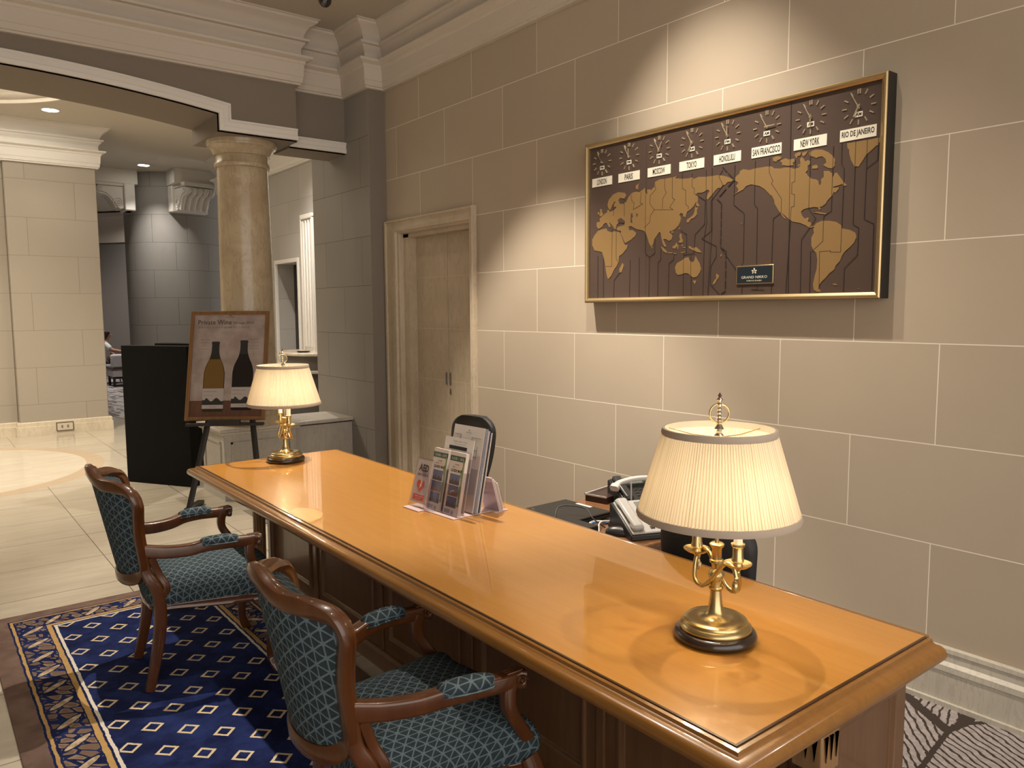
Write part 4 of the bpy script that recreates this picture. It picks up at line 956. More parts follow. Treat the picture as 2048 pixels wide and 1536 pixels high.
def make_lamp(label, arm_rot):
    t = empty('table_lamp', (0,0,0)); tag(t, label, 'table lamp', 'brass table lamps on the desk')
    bm = nbm(); lathe(bm, [(.0,0),(.104,0),(.110,.006),(.112,.014),(.108,.024),(.100,.029),(.0,.029)], 64, cap=False); obj('wooden_base', bm, m_woodblk, t, smooth=50)
    bm = nbm(); lathe(bm, [(0,.028),(.093,.028),(.097,.033),(.096,.040),(.088,.046),(.085,.049),(.085,.055),(.079,.059),(.066,.0605),(.050,.059),(.046,.060),(.030,.066),(.022,.080),(.0175,.100),(.0155,.125),(.0150,.135),(.0190,.138),(.0195,.143),(.0150,.146),(.0148,.160),(.0162,.166),(.0215,.172),(.0225,.180),(.018,.190),(.012,.196),(.010,.205),(.0,.205)], 64, cap=False); obj('brass_base', bm, m_brass, t, smooth=50)
    bm = nbm(); lathe(bm, [(0,.19),(.011,.19),(.014,.210),(.019,.214),(.019,.220),(.0135,.222),(.0135,.252),(.019,.258),(.020,.264),(.015,.268),(.006,.268),(.0055,.268),(.0055,.60),(0,.60)], 32, cap=False); obj('stem', bm, m_brass, t, smooth=50)
    ca, sa = math.cos(arm_rot), math.sin(arm_rot)
    def at(s, z, w=0.): return (ca*s-sa*w, sa*s+ca*w, z)
    for sg in (-1, 1):
        w = .020*sg
        # scrolled arm: outer curl, over the top, down through the middle and up to the candle cup
        bm = nbm(); pts = [at(-sg*.088, .176, w),at(-sg*.091, .198, w), at(-sg*.082, .222, w), at(-sg*.062, .230, w), at(-sg*.042, .218, w), at(-sg*.016, .186, w), at(sg*.012, .154, w), at(sg*.038, .140, w), at(sg*.060, .150, w), at(sg*.073, .178, w*.5), at(sg*.076, .212, 0)]
        pl = crom(pts, 5); tube(bm, pl, .0062, 10, up=(0,0,1)); ar = obj('arm', bm, m_brass, t, smooth=180)
        c = at(-sg*.088, .176, w); bm = nbm(); lathe(bm, [(.0,-.012),(.0075,-.012),(.0085,-.004),(.0085,.006),(.006,.010)], 16, c, cap=False); obj('arm_cap', bm, m_brass, ar, smooth=50)
        c = at(sg*.076, 0.); c = (c[0], c[1], .214)
        bm = nbm(); lathe(bm, [(0,-.004),(.006,-.004),(.009,.0),(.012,.004),(.026,.008),(.036,.015),(.037,.018),(.026,.013),(.014,.011),(.012,.018),(.016,.022),(.0165,.030),(.014,.034),(.0135,.060),(.0175,.064),(.018,.070),(.0,.070)], 32, c, cap=False); cup = obj('candle_cup', bm, m_brass, t, smooth=40)
        bm = nbm(); lathe(bm, [(.0,.068),(.0115,.068),(.0115,.150),(.0,.150)], 24, c, cap=False); obj('candle_sleeve', bm, m_candle, cup, smooth=40)
        bm = nbm(); lathe(bm, [(.0,.150),(.010,.152),(.018,.172),(.0195,.19),(.014,.21),(.0,.222)], 20, c, cap=False); obj('bulb', bm, m_bulb, cup, smooth=180)
        l = bpy.data.lights.new('lamp_bulb_light', 'POINT'); l.energy = 6.; l.color = (1.,.90,.75); l.shadow_soft_size = .022
        lo = bpy.data.objects.new('lamp_bulb_light', l); COL.objects.link(lo); lo.parent = t; lo.location = (c[0], c[1], c[2]+.19)
        lo['sg'] = sg
    # shade
    R0, R1, zb, zt = .212, .147, .350, .572; n = 144*4
    def rad(r, k, amp): return r + amp*1.3*(abs(((k/4.)%1.)-.5)*2-.5) + .0006*math.sin(k*.37)
    bm = nbm(); rings = []
    for q in range(6):
        f = q/5; r = R0+(R1-R0)*f; amp = .0052*(1-.35*f)
        rings.append([(rad(r, k, amp)*math.cos(2*PI*k/n), rad(r, k, amp)*math.sin(2*PI*k/n), zb+(zt-zb)*f) for k in range(n)])
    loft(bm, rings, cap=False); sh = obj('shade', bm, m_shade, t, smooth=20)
    for r, z in ((R0, zb), (R1, zt)):
        bm = nbm(); lathe(bm, [(r-.004,z-.009),(r+.004,z-.009),(r+.006,z-.002),(r+.003,z+.009),(r-.004,z+.009),(r-.004,z-.009)], 96, cap=False); obj('trim_band', bm, m_band, sh, smooth=60)
    bm = nbm()
    for k in range(3):
        a = k*2*PI/3+.3; tube(bm, [(0,0,.556),(R1*.5*math.cos(a),R1*.5*math.sin(a),.558),((R1-.003)*math.cos(a),(R1-.003)*math.sin(a),.570)], .0016, 6)
    obj('spider', bm, m_brass, t, smooth=60)
    # finial with ring
    bm = nbm(); lathe(bm, [(0,.555),(.012,.556),(.013,.562),(.007,.568),(.007,.574),(.013,.580),(.009,.586),(.006,.592),(.008,.596)]+[(.0035+.003*(k%2), .598+.005*k) for k in range(9)]+[(.008,.645),(.004,.650),(.006,.655),(.009,.658),(.003,.665),(.0055,.668),(.0,.676)], 20, cap=False); fn = obj('finial', bm, m_finial, t, smooth=40)
    bm = nbm(); q = arm_rot+PI/2*0-.1
    cr = .026; px_, py_ = math.cos(-.92), math.sin(-.92)
    ringp = [(cr*math.cos(a)*math.sin(.66), -cr*math.cos(a)*math.cos(.66), .620+cr*math.sin(a)*1.0) for a in [k*2*PI/28 for k in range(28)]]
    ringp = [( -cr*math.cos(a)*.62*-1, cr*math.cos(a)*.78*1, .621+cr*math.sin(a)) for a in [k*2*PI/28 for k in range(28)]]
    tube(bm, ringp, .0028, 8, closed=True, up=(.78,-.62,0)); obj('ring', bm, m_brass, fn, smooth=180)
    bm = nbm(); lathe(bm, [(0,.664),(.004,.665),(.0062,.668),(.0,.678)], 12, cap=False); obj('tip', bm, m_crystal, fn)
    return t
lp = make_lamp('large brass lamp with lit pleated shade, nearest the camera on the desk', math.radians(172))
lp.location = (1.272, -1.698, DZ+.0006)
def set_arm(o, deg): o.rotation_euler = (0, 0, math.radians(deg))
l2 = dup(lp, (4.465, -1.755, DZ+.0006), math.radians(184.5)); l2['label'] = 'brass lamp with lit pleated shade in front of the wine poster'

# ================================================================== EASEL WITH POSTER
e_ = Vector((-.576, -.818, 0)); aw = Vector((.818, -.576, 0))
BL = Vector((6.78, -1.80, .745)); PW = .665; TL = math.atan(.277/.914); PH = .955
rzp = math.atan2(e_.y, e_.x)
# poster local: x right along e_, z up; front faces -y local.  local y = rot90(x) = (-e.y, e.x) = (.818,-.576) = away
po = empty('framed_wine_poster', BL, rzp, -TL); tag(po, 'framed poster showing a white and a red wine bottle, resting on the black easel', 'poster')
m_fw = wood('poster_frame_wood', (.17,.075,.022), (.24,.115,.036), 'o', rough=.35, coat=.3)
m_paper = Mat('poster_paper', rough=.35, color=(.36,.29,.265), coat=.5); out, x, y, z = m_paper.co('Object'); m_paper.col(m_paper.mix(m_paper.noise(m_paper.vec(x,y,z), 9., 4).step(.3,.7), (.29,.225,.205), (.40,.33,.30))); m_paper = m_paper.m
fw_ = .030; rings = []
for (ox, oz, sx, sz) in ((0,0,1,1),(PW,0,-1,1),(PW,PH,-1,-1),(0,PH,1,-1)):
    rings.append([(ox+sx*a, b, oz+sz*a) for a, b in ((0,.012),(0,-.018),(.004,-.022),(fw_-.006,-.022),(fw_,-.018),(fw_,.0))])
bm = nbm(); loft(bm, rings, closed_u=False, closed_v=True); obj('frame', bm, m_fw, po, smooth=20)
bm = nbm(); bx(bm, .01, PW-.01, -.004, .010, .01, PH-.01); obj('sheet', bm, m_paper, po)
m_tabl = wood('printed_table', (.075,.030,.018), (.13,.055,.032), 'o', rough=.35)
bm = nbm(); bx(bm, fw_, PW-fw_, -.0046, -.004, fw_, .170); obj('printed_table', bm, m_tabl, po)
m_txt = Mat('print_dark', rough=.5, color=(.055,.040,.038)).m; m_txt2 = Mat('print_grey', rough=.5, color=(.14,.11,.10)).m
bm = nbm(); text_bm(bm, 'Private Wine', .062, .345, .838, .880, -.0050, 0, bold=.008); text_bm(bm, 'Vintage 2024', .360, .535, .838, .864, -.0050, 0); obj('title_text', bm, m_txt, po)
bm = nbm(); text_bm(bm, 'プライベートワイン 2024年ヴィンテージ', .062, .50, .802, .823, -.0050, 0); obj('subtitle_text', bm, m_txt, po)
bm = nbm(); emblem(bm, .333, .916, .013, -.004, -.0050); text_bm(bm, 'GRAND NIKKO', .290, .376, .899, .906, -.0050, 0); obj('logo_text', bm, m_txt, po)
bm = nbm()
for x0, rows in ((.085, ('白葡萄 2024年','シャルドネ 2024','フランス産ブドウ','やや辛口 750ml')), (.500, ('赤葡萄 2024年','ピノノワール 2024','フランス産ブドウ','ミディアム 750ml'))):
    for i, s in enumerate(rows): text_bm(bm, s, x0-.005*i, x0+.085, .700-.028*i, .710-.028*i, -.0050, 0)
obj('caption_text', bm, m_txt2, po)
def bottle(cx, z0, cols, nm):
    gl, cap_, liq = cols
    H = .61
    half = [(.0,0),(.078,0),(.088,.012),(.088,.30),(.086,.34),(.074,.395),(.052,.445),(.040,.480),(.032,.52),(.030,.585),(.033,.590),(.032,.610),(0,.612)]
    H2 = crom([(a,0,b) for a, b in half[2:10]], 4); hh = half[:2]+[(q.x,q.z) for q in H2]+half[10:]
    out = [(cx+a, z0+b) for a, b in hh]+[(cx-a, z0+b) for a, b in hh[::-1]]
    bm = nbm(); prism(bm, out, -.0042, -.0054); b = obj('printed_bottle', bm, gl, po)
    if liq:
        li = [(cx+a*.93, z0+b) for a, b in hh if .03 < b < .455]; li = li+[(2*cx-p[0], p[1]) for p in li[::-1]]
        bm = nbm(); prism(bm, li, -.0054, -.0058); obj('wine', bm, liq, b)
    ca = [(cx+a*1.02, z0+b) for a, b in hh if b > .485]; ca = ca+[(2*cx-p[0], p[1]) for p in ca[::-1]]
    bm = nbm(); prism(bm, ca, -.0054, -.0060); obj('capsule', bm, cap_, b)
    bm = nbm(); bx(bm, cx-.088, cx+.088, -.0062, -.0054, z0+.025, z0+.200); lb = obj('bottle_label', bm, Mat('label_'+nm, rough=.5, color=(.42,.37,.35)).m, b)
    bm = nbm()
    br = [(cx-.088, z0+.058)]+[(cx-.088+.176*k/24, z0+.088+ (.030*abs(math.sin(k/24*PI*2.0+.5))**2 if k > 3 else .012)) for k in range(25)]+[(cx+.088, z0+.058)]
    prism(bm, br, -.0062, -.0066); text_bm(bm, 'GRAND NIKKO  '+('BLANC' if nm == 'white' else 'ROUGE'), cx-.078, cx+.03, z0+.170, z0+.177, -.0066, 0); text_bm(bm, 'Private Wine 2024', cx-.078, cx, z0+.138, z0+.144, -.0066, 0)
    text_bm(bm, 'TOKYO DAIBA', cx-.03, cx+.03, z0+.038, z0+.044, -.0066, 0)
    obj('label_print', bm, m_ink, lb)
m_bw = Mat('bottle_white_wine', rough=.3, color=(.030,.022,.010)).m; m_liq = Mat('white_wine_print', rough=.3, color=(.165,.090,.020)).m; m_capd = Mat('capsule_dark', rough=.4, color=(.020,.018,.020)).m; m_br = Mat('bottle_red_wine', rough=.2, color=(.012,.009,.010)).m
bottle(.222, .075, (m_bw, m_capd, m_liq), 'white'); bottle(.462, .085, (m_br, m_capd, None), 'red')
m_easel = Mat('easel_black', rough=.45, color=(.018,.014,.012)).m
ez = empty('display_easel', (BL.x, BL.y, 0), rzp); tag(ez, 'black A-frame easel holding the framed wine poster', 'easel')
def pt(s, a, z): return (s, a, z)     # local: s along poster, a away, z up
rect = rrect(.022, .013, .003, 2)
def leg(name, p0, p1, up=(0,1,0), k=1.):
    bm = nbm(); sweep(bm, [p0, p1], [(a*k, b*k) for a, b in rect], up=up); return obj(name, bm, m_easel, ez, smooth=30)
leg('leg', (.06,-.185,.0), (.315,.310,1.58)); leg('leg', (.66,-.185,.0), (.42,.310,1.58))
leg('foot', (.05,-.17,.02), (.06,.12,.02), up=(0,0,1), k=1.3); leg('foot', (.67,-.17,.02), (.66,.12,.02), up=(0,0,1), k=1.3)
bm = nbm(); bx(bm, .02, .66, -.055, .0, .705, .728); bx(bm, .20, .47, -.060, -.028, .705, .757); obj('ledge', bm, m_easel, ez, bevel=.003)

# ================================================================== BLACK LECTERN PANEL
m_pod = Mat('podium_black', rough=.8, color=(.0055,.005,.0045), spec=.15); out, x, y, z = m_pod.co('Object'); m_pod.bump(m_pod.noise(m_pod.vec(x,y,z), 90., 3), .001, .4); m_pod = m_pod.m
b1 = Vector((8.227,-1.624,0)); b2 = Vector((7.547,-2.044,0)); d = (b2-b1); Lp = d.length
pd = empty('black_stand', b1, math.atan2(d.y, d.x)); tag(pd, 'tall black reception stand between the beige pillar and the poster', 'stand')
bm = nbm(); bx(bm, 0, Lp, 0, .10, .0, 1.34); obj('front_board', bm, m_pod, pd, bevel=.003)
bm = nbm(); bx(bm, .02, .06, .10, .52, 0, 1.30); bx(bm, Lp-.34, Lp-.30, .10, .52, 0, 1.30); obj('side_board', bm, m_pod, pd, bevel=.003)
bm = nbm(); bx(bm, .02, Lp-.30, .40, .55, 1.30, 1.345); bx(bm, .06, Lp-.34, .10, .50, 1.0, 1.03); obj('shelf', bm, m_pod, pd, bevel=.003)

# ================================================================== BROCHURE STANDS ON DESK
def acrylic():
    m = bpy.data.materials.new('clear_acrylic'); m.use_nodes = True; nt = m.node_tree; nt.nodes.clear()
    o = nt.nodes.new('ShaderNodeOutputMaterial'); t = nt.nodes.new('ShaderNodeBsdfTransparent'); g = nt.nodes.new('ShaderNodeBsdfGlossy'); mx = nt.nodes.new('ShaderNodeMixShader'); fr = nt.nodes.new('ShaderNodeFresnel')
    t.inputs[0].default_value = (.90,.88,.90,1); g.inputs[0].default_value = (1,1,1,1); g.inputs[1].default_value = .05; fr.inputs[0].default_value = 1.35
    mx.inputs[0].default_value = .06; nt.links.new(t.outputs[0], mx.inputs[1]); nt.links.new(g.outputs[0], mx.inputs[2]); nt.links.new(mx.outputs[0], o.inputs[0]); return m
m_acr = acrylic()
m_acre = Mat('acrylic_edge', rough=.15, color=(.62,.48,.46)).m
def flat(name, col, rough=.5): return Mat(name, rough=rough, color=col).m
m_pw = flat('paper_white', (.70,.66,.62)); m_red = flat('print_red', (.62,.09,.06)); m_green = flat('print_green', (.05,.12,.10)); m_blue = flat('print_sky', (.14,.17,.30)); m_city = flat('print_city', (.10,.085,.10)); m_leafg = flat('print_leaf', (.22,.30,.16)); m_yel = flat('print_cream', (.66,.62,.42)); m_pgrey = flat('print_grey2', (.32,.32,.36)); m_lav = flat('paper_lavender', (.55,.48,.55))
RF = PI   # faces +Y
def stand(name, loc, label, cat, lean, rz=RF, group=None):
    t = empty(name, loc, rz, -lean); tag(t, label, cat, group); return t
# in local space: x to the right as read by the visitor, z up, -y towards the visitor
t = empty('sign_stand', (3.055, -1.775, DZ), PI+math.radians(3)); tag(t, 'small AED notice in a clear acrylic holder at the left of the leaflets', 'sign')
LN = Matrix.Rotation(-math.radians(16), 4, 'X')
def lobj(name, bm, mat, par, **k):
    bmesh.ops.transform(bm, matrix=LN, verts=bm.verts); return obj(name, bm, mat, par, **k)
bm = nbm(); bx(bm, 0, .125, -.03, .055, 0, .006); obj('foot', bm, m_acre, t, bevel=.002)
bm = nbm(); bx(bm, 0, .122, -.003, .0, .006, .235); lobj('holder', bm, m_acr, t)
bm = nbm(); bx(bm, .003, .117, .0005, .0035, .03, .225); c = lobj('card', bm, m_pw, t)
bm = nbm(); text_bm(bm, 'AED', .022, .098, .172, .205, -.0002, 0, bold=.035); text_bm(bm, '自動体外式除細動器', .018, .100, .150, .163, -.0002, 0); lobj('card_text', bm, m_ink, t)
bm = nbm()
heart = []
for k in range(40):
    q = 2*PI*k/40; hx_ = 16*math.sin(q)**3; hz_ = 13*math.cos(q)-5*math.cos(2*q)-2*math.cos(3*q)-math.cos(4*q); heart.append((.060+hx_*.0019, .108+hz_*.0020))
prism(bm, heart, -.0003, -.0006); bx(bm, .018, .102, -.0006, -.0003, .040, .066); lobj('heart_print', bm, m_red, t)
bm = nbm(); prism(bm, [(.065,.128),(.052,.106),(.060,.108),(.054,.090),(.072,.112),(.063,.111),(.072,.128)], -.0006, -.0009); text_bm(bm, 'この施設にはAEDが', .024, .096, .055, .062, -.0009, 0); text_bm(bm, 'あります', .040, .080, .044, .051, -.0009, 0); lobj('bolt_print', bm, m_pw, t)
bm = nbm(); bx(bm, .125, .1275, -.003, .03, .006, .20); obj('side_wall', bm, m_acr, t)

t = empty('leaflet_holder', (2.965, -1.805, DZ), PI+math.radians(4)); tag(t, 'clear acrylic leaflet holder with two pockets standing on the desk', 'leaflet holder')
LN = Matrix.Rotation(-math.radians(12), 4, 'X')
bm = nbm(); bx(bm, 0, .245, -.02, .20, 0, .005); obj('foot', bm, m_acre, t, bevel=.002)
bm = nbm()
for x0 in (.0, .124): 
    bx(bm, x0, x0+.118, -.002, .0, .004, .14); bx(bm, x0, x0+.002, 0, .035, .014, .20); bx(bm, x0+.116, x0+.118, 0, .035, .014, .20)
bx(bm, 0, .242, .035, .037, .014, .26)
bx(bm, 0, .242, .075, .077, .022, .22); bx(bm, 0, .002, .037, .075, .022, .2); bx(bm, .240, .242, .037, .10, .030, .28)
lobj('pocket', bm, m_acr, t)
def leaflet(x0, title, label):
    b = empty('guide_leaflet', (2.965, -1.805, DZ), PI+math.radians(4)); tag(b, label, 'leaflet', 'guide map leaflets in the acrylic holder')
    a, w = x0, .106
    bm = nbm(); bx(bm, a, a+w, .004, .022, .008, .285); lobj('pages', bm, m_pw, b)
    bm = nbm(); bx(bm, a, a+w, .0034, .004, .244, .268); lobj('title_bar', bm, m_green, b)
    bm = nbm(); text_bm(bm, title, a+.010, a+w-.010, .249, .262, .0030, 0); lobj('title_text', bm, m_pw, b)
    bm = nbm(); text_bm(bm, 'GUIDE MAP', a+.016, a+w-.012, .196, .210, .0030, 0, bold=.02); text_bm(bm, 'お台場', a+.038, a+w-.038, .226, .233, .0030, 0); text_bm(bm, '観光ガイドマップ', a+.026, a+w-.026, .215, .222, .0030, 0); lobj('map_text', bm, m_ink, b)
    for i, z in enumerate((.142,.092,.042)):
        bm = nbm(); bx(bm, a+.016, a+.086, .0032, .004, z, z+.046); pc = lobj('photo', bm, m_blue, b)
        bm = nbm(); sk = [(a+.016, z)]+[(a+.016+.070*k/12, z+.012+.010*random.random()+(.012 if k in (4, 8) else 0)) for k in range(13)]+[(a+.086, z)]; prism(bm, sk, .0032, .0028); lobj('skyline', bm, (m_city, flat('print_brick', (.22,.14,.12)), m_city)[i], pc)
    bm = nbm()
    for k in range(16): 
        zz = .05+.0125*k; bx(bm, a+w-.016+.004*math.sin(k), a+w-.002, .0033, .004, zz, zz+.0125)
    lobj('leaf_border', bm, m_leafg, b)
    bm = nbm(); bx(bm, a+.010, a+.05, .0033, .004, .014, .032); bx(bm, a+.058, a+.074, .0033, .004, .012, .028); lobj('small_print', bm, m_pgrey, b)
    return b
leaflet(.006, 'ODAIBA ~ AOMI', 'guide map leaflet in the left pocket beside the AED notice'); leaflet(.130, 'お台場 ～ 青海', 'guide map leaflet in the right pocket')
# card and big sheets behind
b = empty('notice_card', (2.965, -1.805, DZ), PI+math.radians(4)); tag(b, 'ivory card with a black strip standing behind the guide leaflets', 'card')
bm = nbm(); bx(bm, .028, .232, .040, .044, .02, .345); lobj('card', bm, m_pw, b)
bm = nbm(); bx(bm, .065, .190, .0385, .040, .292, .308); text_bm(bm, 'ご自由にお取りください', .085, .190, .325, .332, .0395, 0); text_bm(bm, 'Please take one freely', .095, .180, .315, .320, .0395, 0); lobj('print', bm, m_ink, b)
b = empty('sheet_stack', (2.965, -1.805, DZ), PI+math.radians(4)); tag(b, 'stack of tall white hotel map sheets at the back of the holder', 'papers')
bm = nbm(); bx(bm, .030, .248, .080, .0815, .028, .405); lobj('sheet', bm, m_pw, b)
for k, mt in enumerate((m_pgrey, flat('paper_blue', (.30,.34,.44)), m_pw, flat('paper_dark', (.03,.04,.06)), m_pw)):
    bm = nbm(); bx(bm, .034+.004*k, .252+.004*k, .084+.005*k, .0845+.004+.005*k-.001, .034, .402-.003*k+.004*(k%2)); lobj('sheet', bm, mt, b)
bm = nbm(); text_bm(bm, 'GRAND NIKKO', .118, .160, .372, .377, .0795, 0); emblem(bm, .139, .384, .005, .079, .0798)
for q in ((.04,.085,.362,.3635),(.085,.0865,.34,.363),(.165,.23,.355,.3565),(.165,.1665,.335,.356),(.06,.12,.33,.3315),(.19,.21,.30,.302),(.19,.21,.27,.272),(.21,.2115,.26,.32)): bx(bm, q[0], q[1], .0792, .08, q[2], q[3])
bx(bm, .078,.088,.0792,.08,.336,.344); text_bm(bm, 'HOTEL MAP', .115, .165, .335, .340, .0795, 0)
lobj('plan_print', bm, m_txt2, b)
# leaflets leaning the other way at the right
t = empty('small_card_holder', (2.735, -2.068, DZ), math.radians(8)); tag(t, 'small clear holder of pale lilac cards turned to the staff side', 'card holder')
LN = Matrix.Rotation(-math.radians(17), 4, 'X')
bm = nbm(); bx(bm, -.03, .075, -.02, .06, 0, .004); obj('foot', bm, m_acre, t, bevel=.001)
bm = nbm(); bx(bm, -.03, .075, -.003, -.001, .003, .10); bx(bm, -.03, .075, .036, .038, .014, .16); lobj('holder', bm, m_acr, t)
for k in range(4):
    b = empty('lilac_card', (2.735, -2.068, DZ), math.radians(8)); tag(b, 'pale lilac card in the small holder behind the guide leaflets', 'card', 'lilac cards in the small holder')
    bm = nbm(); bx(bm, -.026, .070, .002+.008*k, .007+.008*k, .012, .178-.012*(3-k)); lobj('card', bm, m_lav if k % 2 else m_pw, b)
    bm = nbm(); 
    for j in range(5): bx(bm, -.026, .070, .0018+.008*k, .0021+.008*k, .03+.022*j, .033+.022*j)
    lobj('print', bm, m_txt2, b)

# ================================================================== RETURN DESK WITH OFFICE EQUIPMENT
TZ = .668
m_ret = wood('return_wood', (.16,.07,.028), (.24,.11,.045), 'x', rough=.35, coat=.3)
t = empty('side_desk', (2.6, -2.6, -.10)); tag(t, 'brown side desk behind the long desk carrying the laptop and phones', 'side desk')
bm = nbm(); bx(bm, 2.16, 2.92, -3.10, -2.19, TZ-.03, TZ); pobj('top', bm, m_ret, t, bevel=.008)
bm = nbm(); bx(bm, 2.20, 2.88, -3.06, -2.24, TZ-.12, TZ-.03); pobj('apron', bm, m_ret, t)
for a in (2.20, 2.82):
    for b_ in (-3.06, -2.30): bm = nbm(); bx(bm, a, a+.06, b_, b_+.06, -.10, TZ-.12); pobj('leg', bm, m_ret, t)
m_lap = flat('laptop_black', (.006,.0055,.0055), .5)
t = empty('laptop', (2.56, -2.31, TZ)); tag(t, 'closed black laptop on the side desk', 'laptop')
t.rotation_euler = (0,0,math.radians(2))
bm = nbm(); bx(bm, -.02, .30, -.285, 0, .006, .024); obj('base', bm, m_lap, t, bevel=.006)
bm = nbm(); bx(bm, -.02, .30, -.285, 0, .025, .034); ld = obj('lid', bm, m_lap, t, bevel=.004)
bm = nbm(); bx(bm, .10, .20, -.275, -.255, .034, .0346); obj('sticker', bm, m_pw, ld)
bm = nbm(); bx(bm, .25, .275, -.035, -.025, .034, .0345); obj('badge', bm, m_steel, ld)
bm = nbm(); tube(bm, crom([(2.63,-2.30,TZ+.03),(2.66,-2.36,TZ+.075),(2.58,-2.44,TZ+.07),(2.50,-2.42,TZ+.04),(2.44,-2.44,TZ+.006)], 8), .003, 6)
t = obj('black_cable', bm, m_blk, smooth=180); tag(t, 'thin black cable arching over the laptop', 'cable')
def phone(label, loc, rz, white, antenna=True, k=1.):
    t = empty('desk_phone', loc, rz); tag(t, label, 'telephone')
    t.scale = (k, k, k)
    body = flat('phone_body', (.42,.405,.385) if white else (.02,.02,.02), .35); blk = flat('phone_black', (.02,.02,.02), .4)
    bm = nbm(); prism(bm, [(0,0),(.24,0),(.24,.112),(.22,.118),(.0,.026)], -.11, .11, f=lambda a, b_, c: (b_, a, c)); obj('body', bm, blk, t, bevel=.006)
    sl = Matrix.Translation((0,0,.027)) @ Matrix.Rotation(math.atan2(.092,.22), 4, 'X')
    def P(name, x0, x1, y0, y1, z0, z1, mt, bev=.004):
        bm = nbm(); bx(bm, x0, x1, y0, y1, z0, z1); bmesh.ops.transform(bm, matrix=sl, verts=bm.verts); return obj(name, bm, mt, t, bevel=bev)
    P('face_plate', -.105, .108, .0, .232, 0, .010, body, .008)
    hs = P('handset', -.100, -.050, .012, .222, .018, .040, body, .012)
    P('earpiece', -.102, -.046, .008, .058, .008, .036, body, .012); P('mouthpiece', -.102, -.046, .176, .226, .008, .036, body, .012)
    P('screen', -.012, .075, .165, .215, .010, .0125, flat('lcd', (.16,.19,.17), .3), .001)
    for r in range(4):
        for c in range(3): P('key', -.010+.030*c, .010+.030*c, .022+.026*r, .038+.026*r, .010, .014, blk, .001)
    for c in range(5): P('function_key', -.030+.026*c, -.014+.026*c, .138, .146, .010, .013, body, .001)
    P('call_light', -.098, -.060, .222, .232, .010, .018, flat('green_light', (.20,.75,.62), .3), .002)
    if antenna and white:
        bm = nbm(); tube(bm, [(.00,.240,.09),(.00,.245,.20)], .004, 8); obj('antenna', bm, body, t, smooth=60)
    return t
ph = phone('light grey desk phone with dark keys and screen on the side desk, in front', (2.18, -2.50, TZ), math.radians(-112), True, k=1.0)
ph.location = (2.19, -2.49, TZ)
p2 = phone('black and white desk phone at the back of the side desk', (2.60, -2.86, TZ), math.radians(-112), False, k=.9)
bm = nbm(); pl = crom([(2.72,-2.78,TZ+.085),(2.73,-2.83,TZ+.105),(2.71,-2.91,TZ+.118),(2.68,-2.99,TZ+.118),(2.65,-3.05,TZ+.10)], 6)
sweep(bm, pl, rrect(1,1,.5,3), [(.024,.016) if i in range(4) or i > len(pl)-5 else (.017,.012) for i in range(len(pl))])
t = obj('phone_handset', bm, flat('handset_white', (.48,.465,.45), .35), smooth=60); tag(t, 'white handset lying across the rear phone', 'handset')
t = empty('document_tray', (2.90, -2.83, TZ)); tag(t, 'flat black tray with a pale rim behind the laptop', 'tray'); t.rotation_euler = (0,0,math.radians(12))
bm = nbm(); bx(bm, -.13, .0, -.16, .10, 0, .034); obj('base', bm, flat('tray_dark', (.03,.015,.012), .35), t)
bm = nbm(); bx(bm, -.002,.004,-.16,.104,.032,.040); bx(bm,-.13,.004,.10,.104,.032,.040); obj('rim', bm, flat('tray_rim', (.5,.48,.46), .4), t)
bm = nbm(); rings = []
for k in range(9):
    a = k/8*PI; w = math.sin(a)**.6 if 0 < k < 8 else .05; yy = -.055*math.cos(a)
    rings.append([(.030*w*math.cos(q*PI/8), yy, max(0.,.034*w*math.sin(q*PI/8))) for q in range(9)])
loft(bm, rings); t = obj('computer_mouse', bm, flat('mouse_black', (.015,.015,.015), .35), smooth=180); t.location = (2.335, -2.425, TZ); t.rotation_euler = (0,0,math.radians(-52)); t.scale = (1.2,1.2,1.2); tag(t, 'black computer mouse at the edge of the side desk', 'mouse')
bm = nbm(); rings = []
for k in range(9):
    a = k/8*PI; w = math.sin(a)**.6 if 0 < k < 8 else .05
    rings.append([(.024*w*math.cos(q*PI/8), -.05*math.cos(a), max(0.,.025*w*math.sin(q*PI/8))) for q in range(9)])
loft(bm, rings); t = obj('power_adapter', bm, m_lap, smooth=180); t.location = (2.445, -2.50, TZ); t.rotation_euler = (0,0,math.radians(60)); tag(t, 'rounded black adapter between the laptop and the grey phone', 'adapter')
for i, (mt, nm, y0) in enumerate(((m_pw, 'white', -2.40), (flat('cable_blue', (.10,.25,.50)), 'blue', -2.385), (m_pw, 'second white', -2.42))):
    bm = nbm(); tube(bm, crom([(2.46-.03*i, y0+.06, TZ+.005),(2.50-.02*i, y0-.0, TZ+.022),(2.52-.01*i, y0-.07, TZ+.015),(2.49, y0-.13, TZ+.005)], 6), .004, 6)
    t = obj('network_cable', bm, mt, smooth=180); tag(t, nm+' network cable curling beside the laptop', 'cable')
bm = nbm(); bx(bm, 2.40, 2.60, -2.36, -2.28, TZ, TZ+.04); t = obj('power_strip', bm, m_lap, bevel=.005); tag(t, 'black power strip tucked behind the desk edge near the laptop', 'power strip')

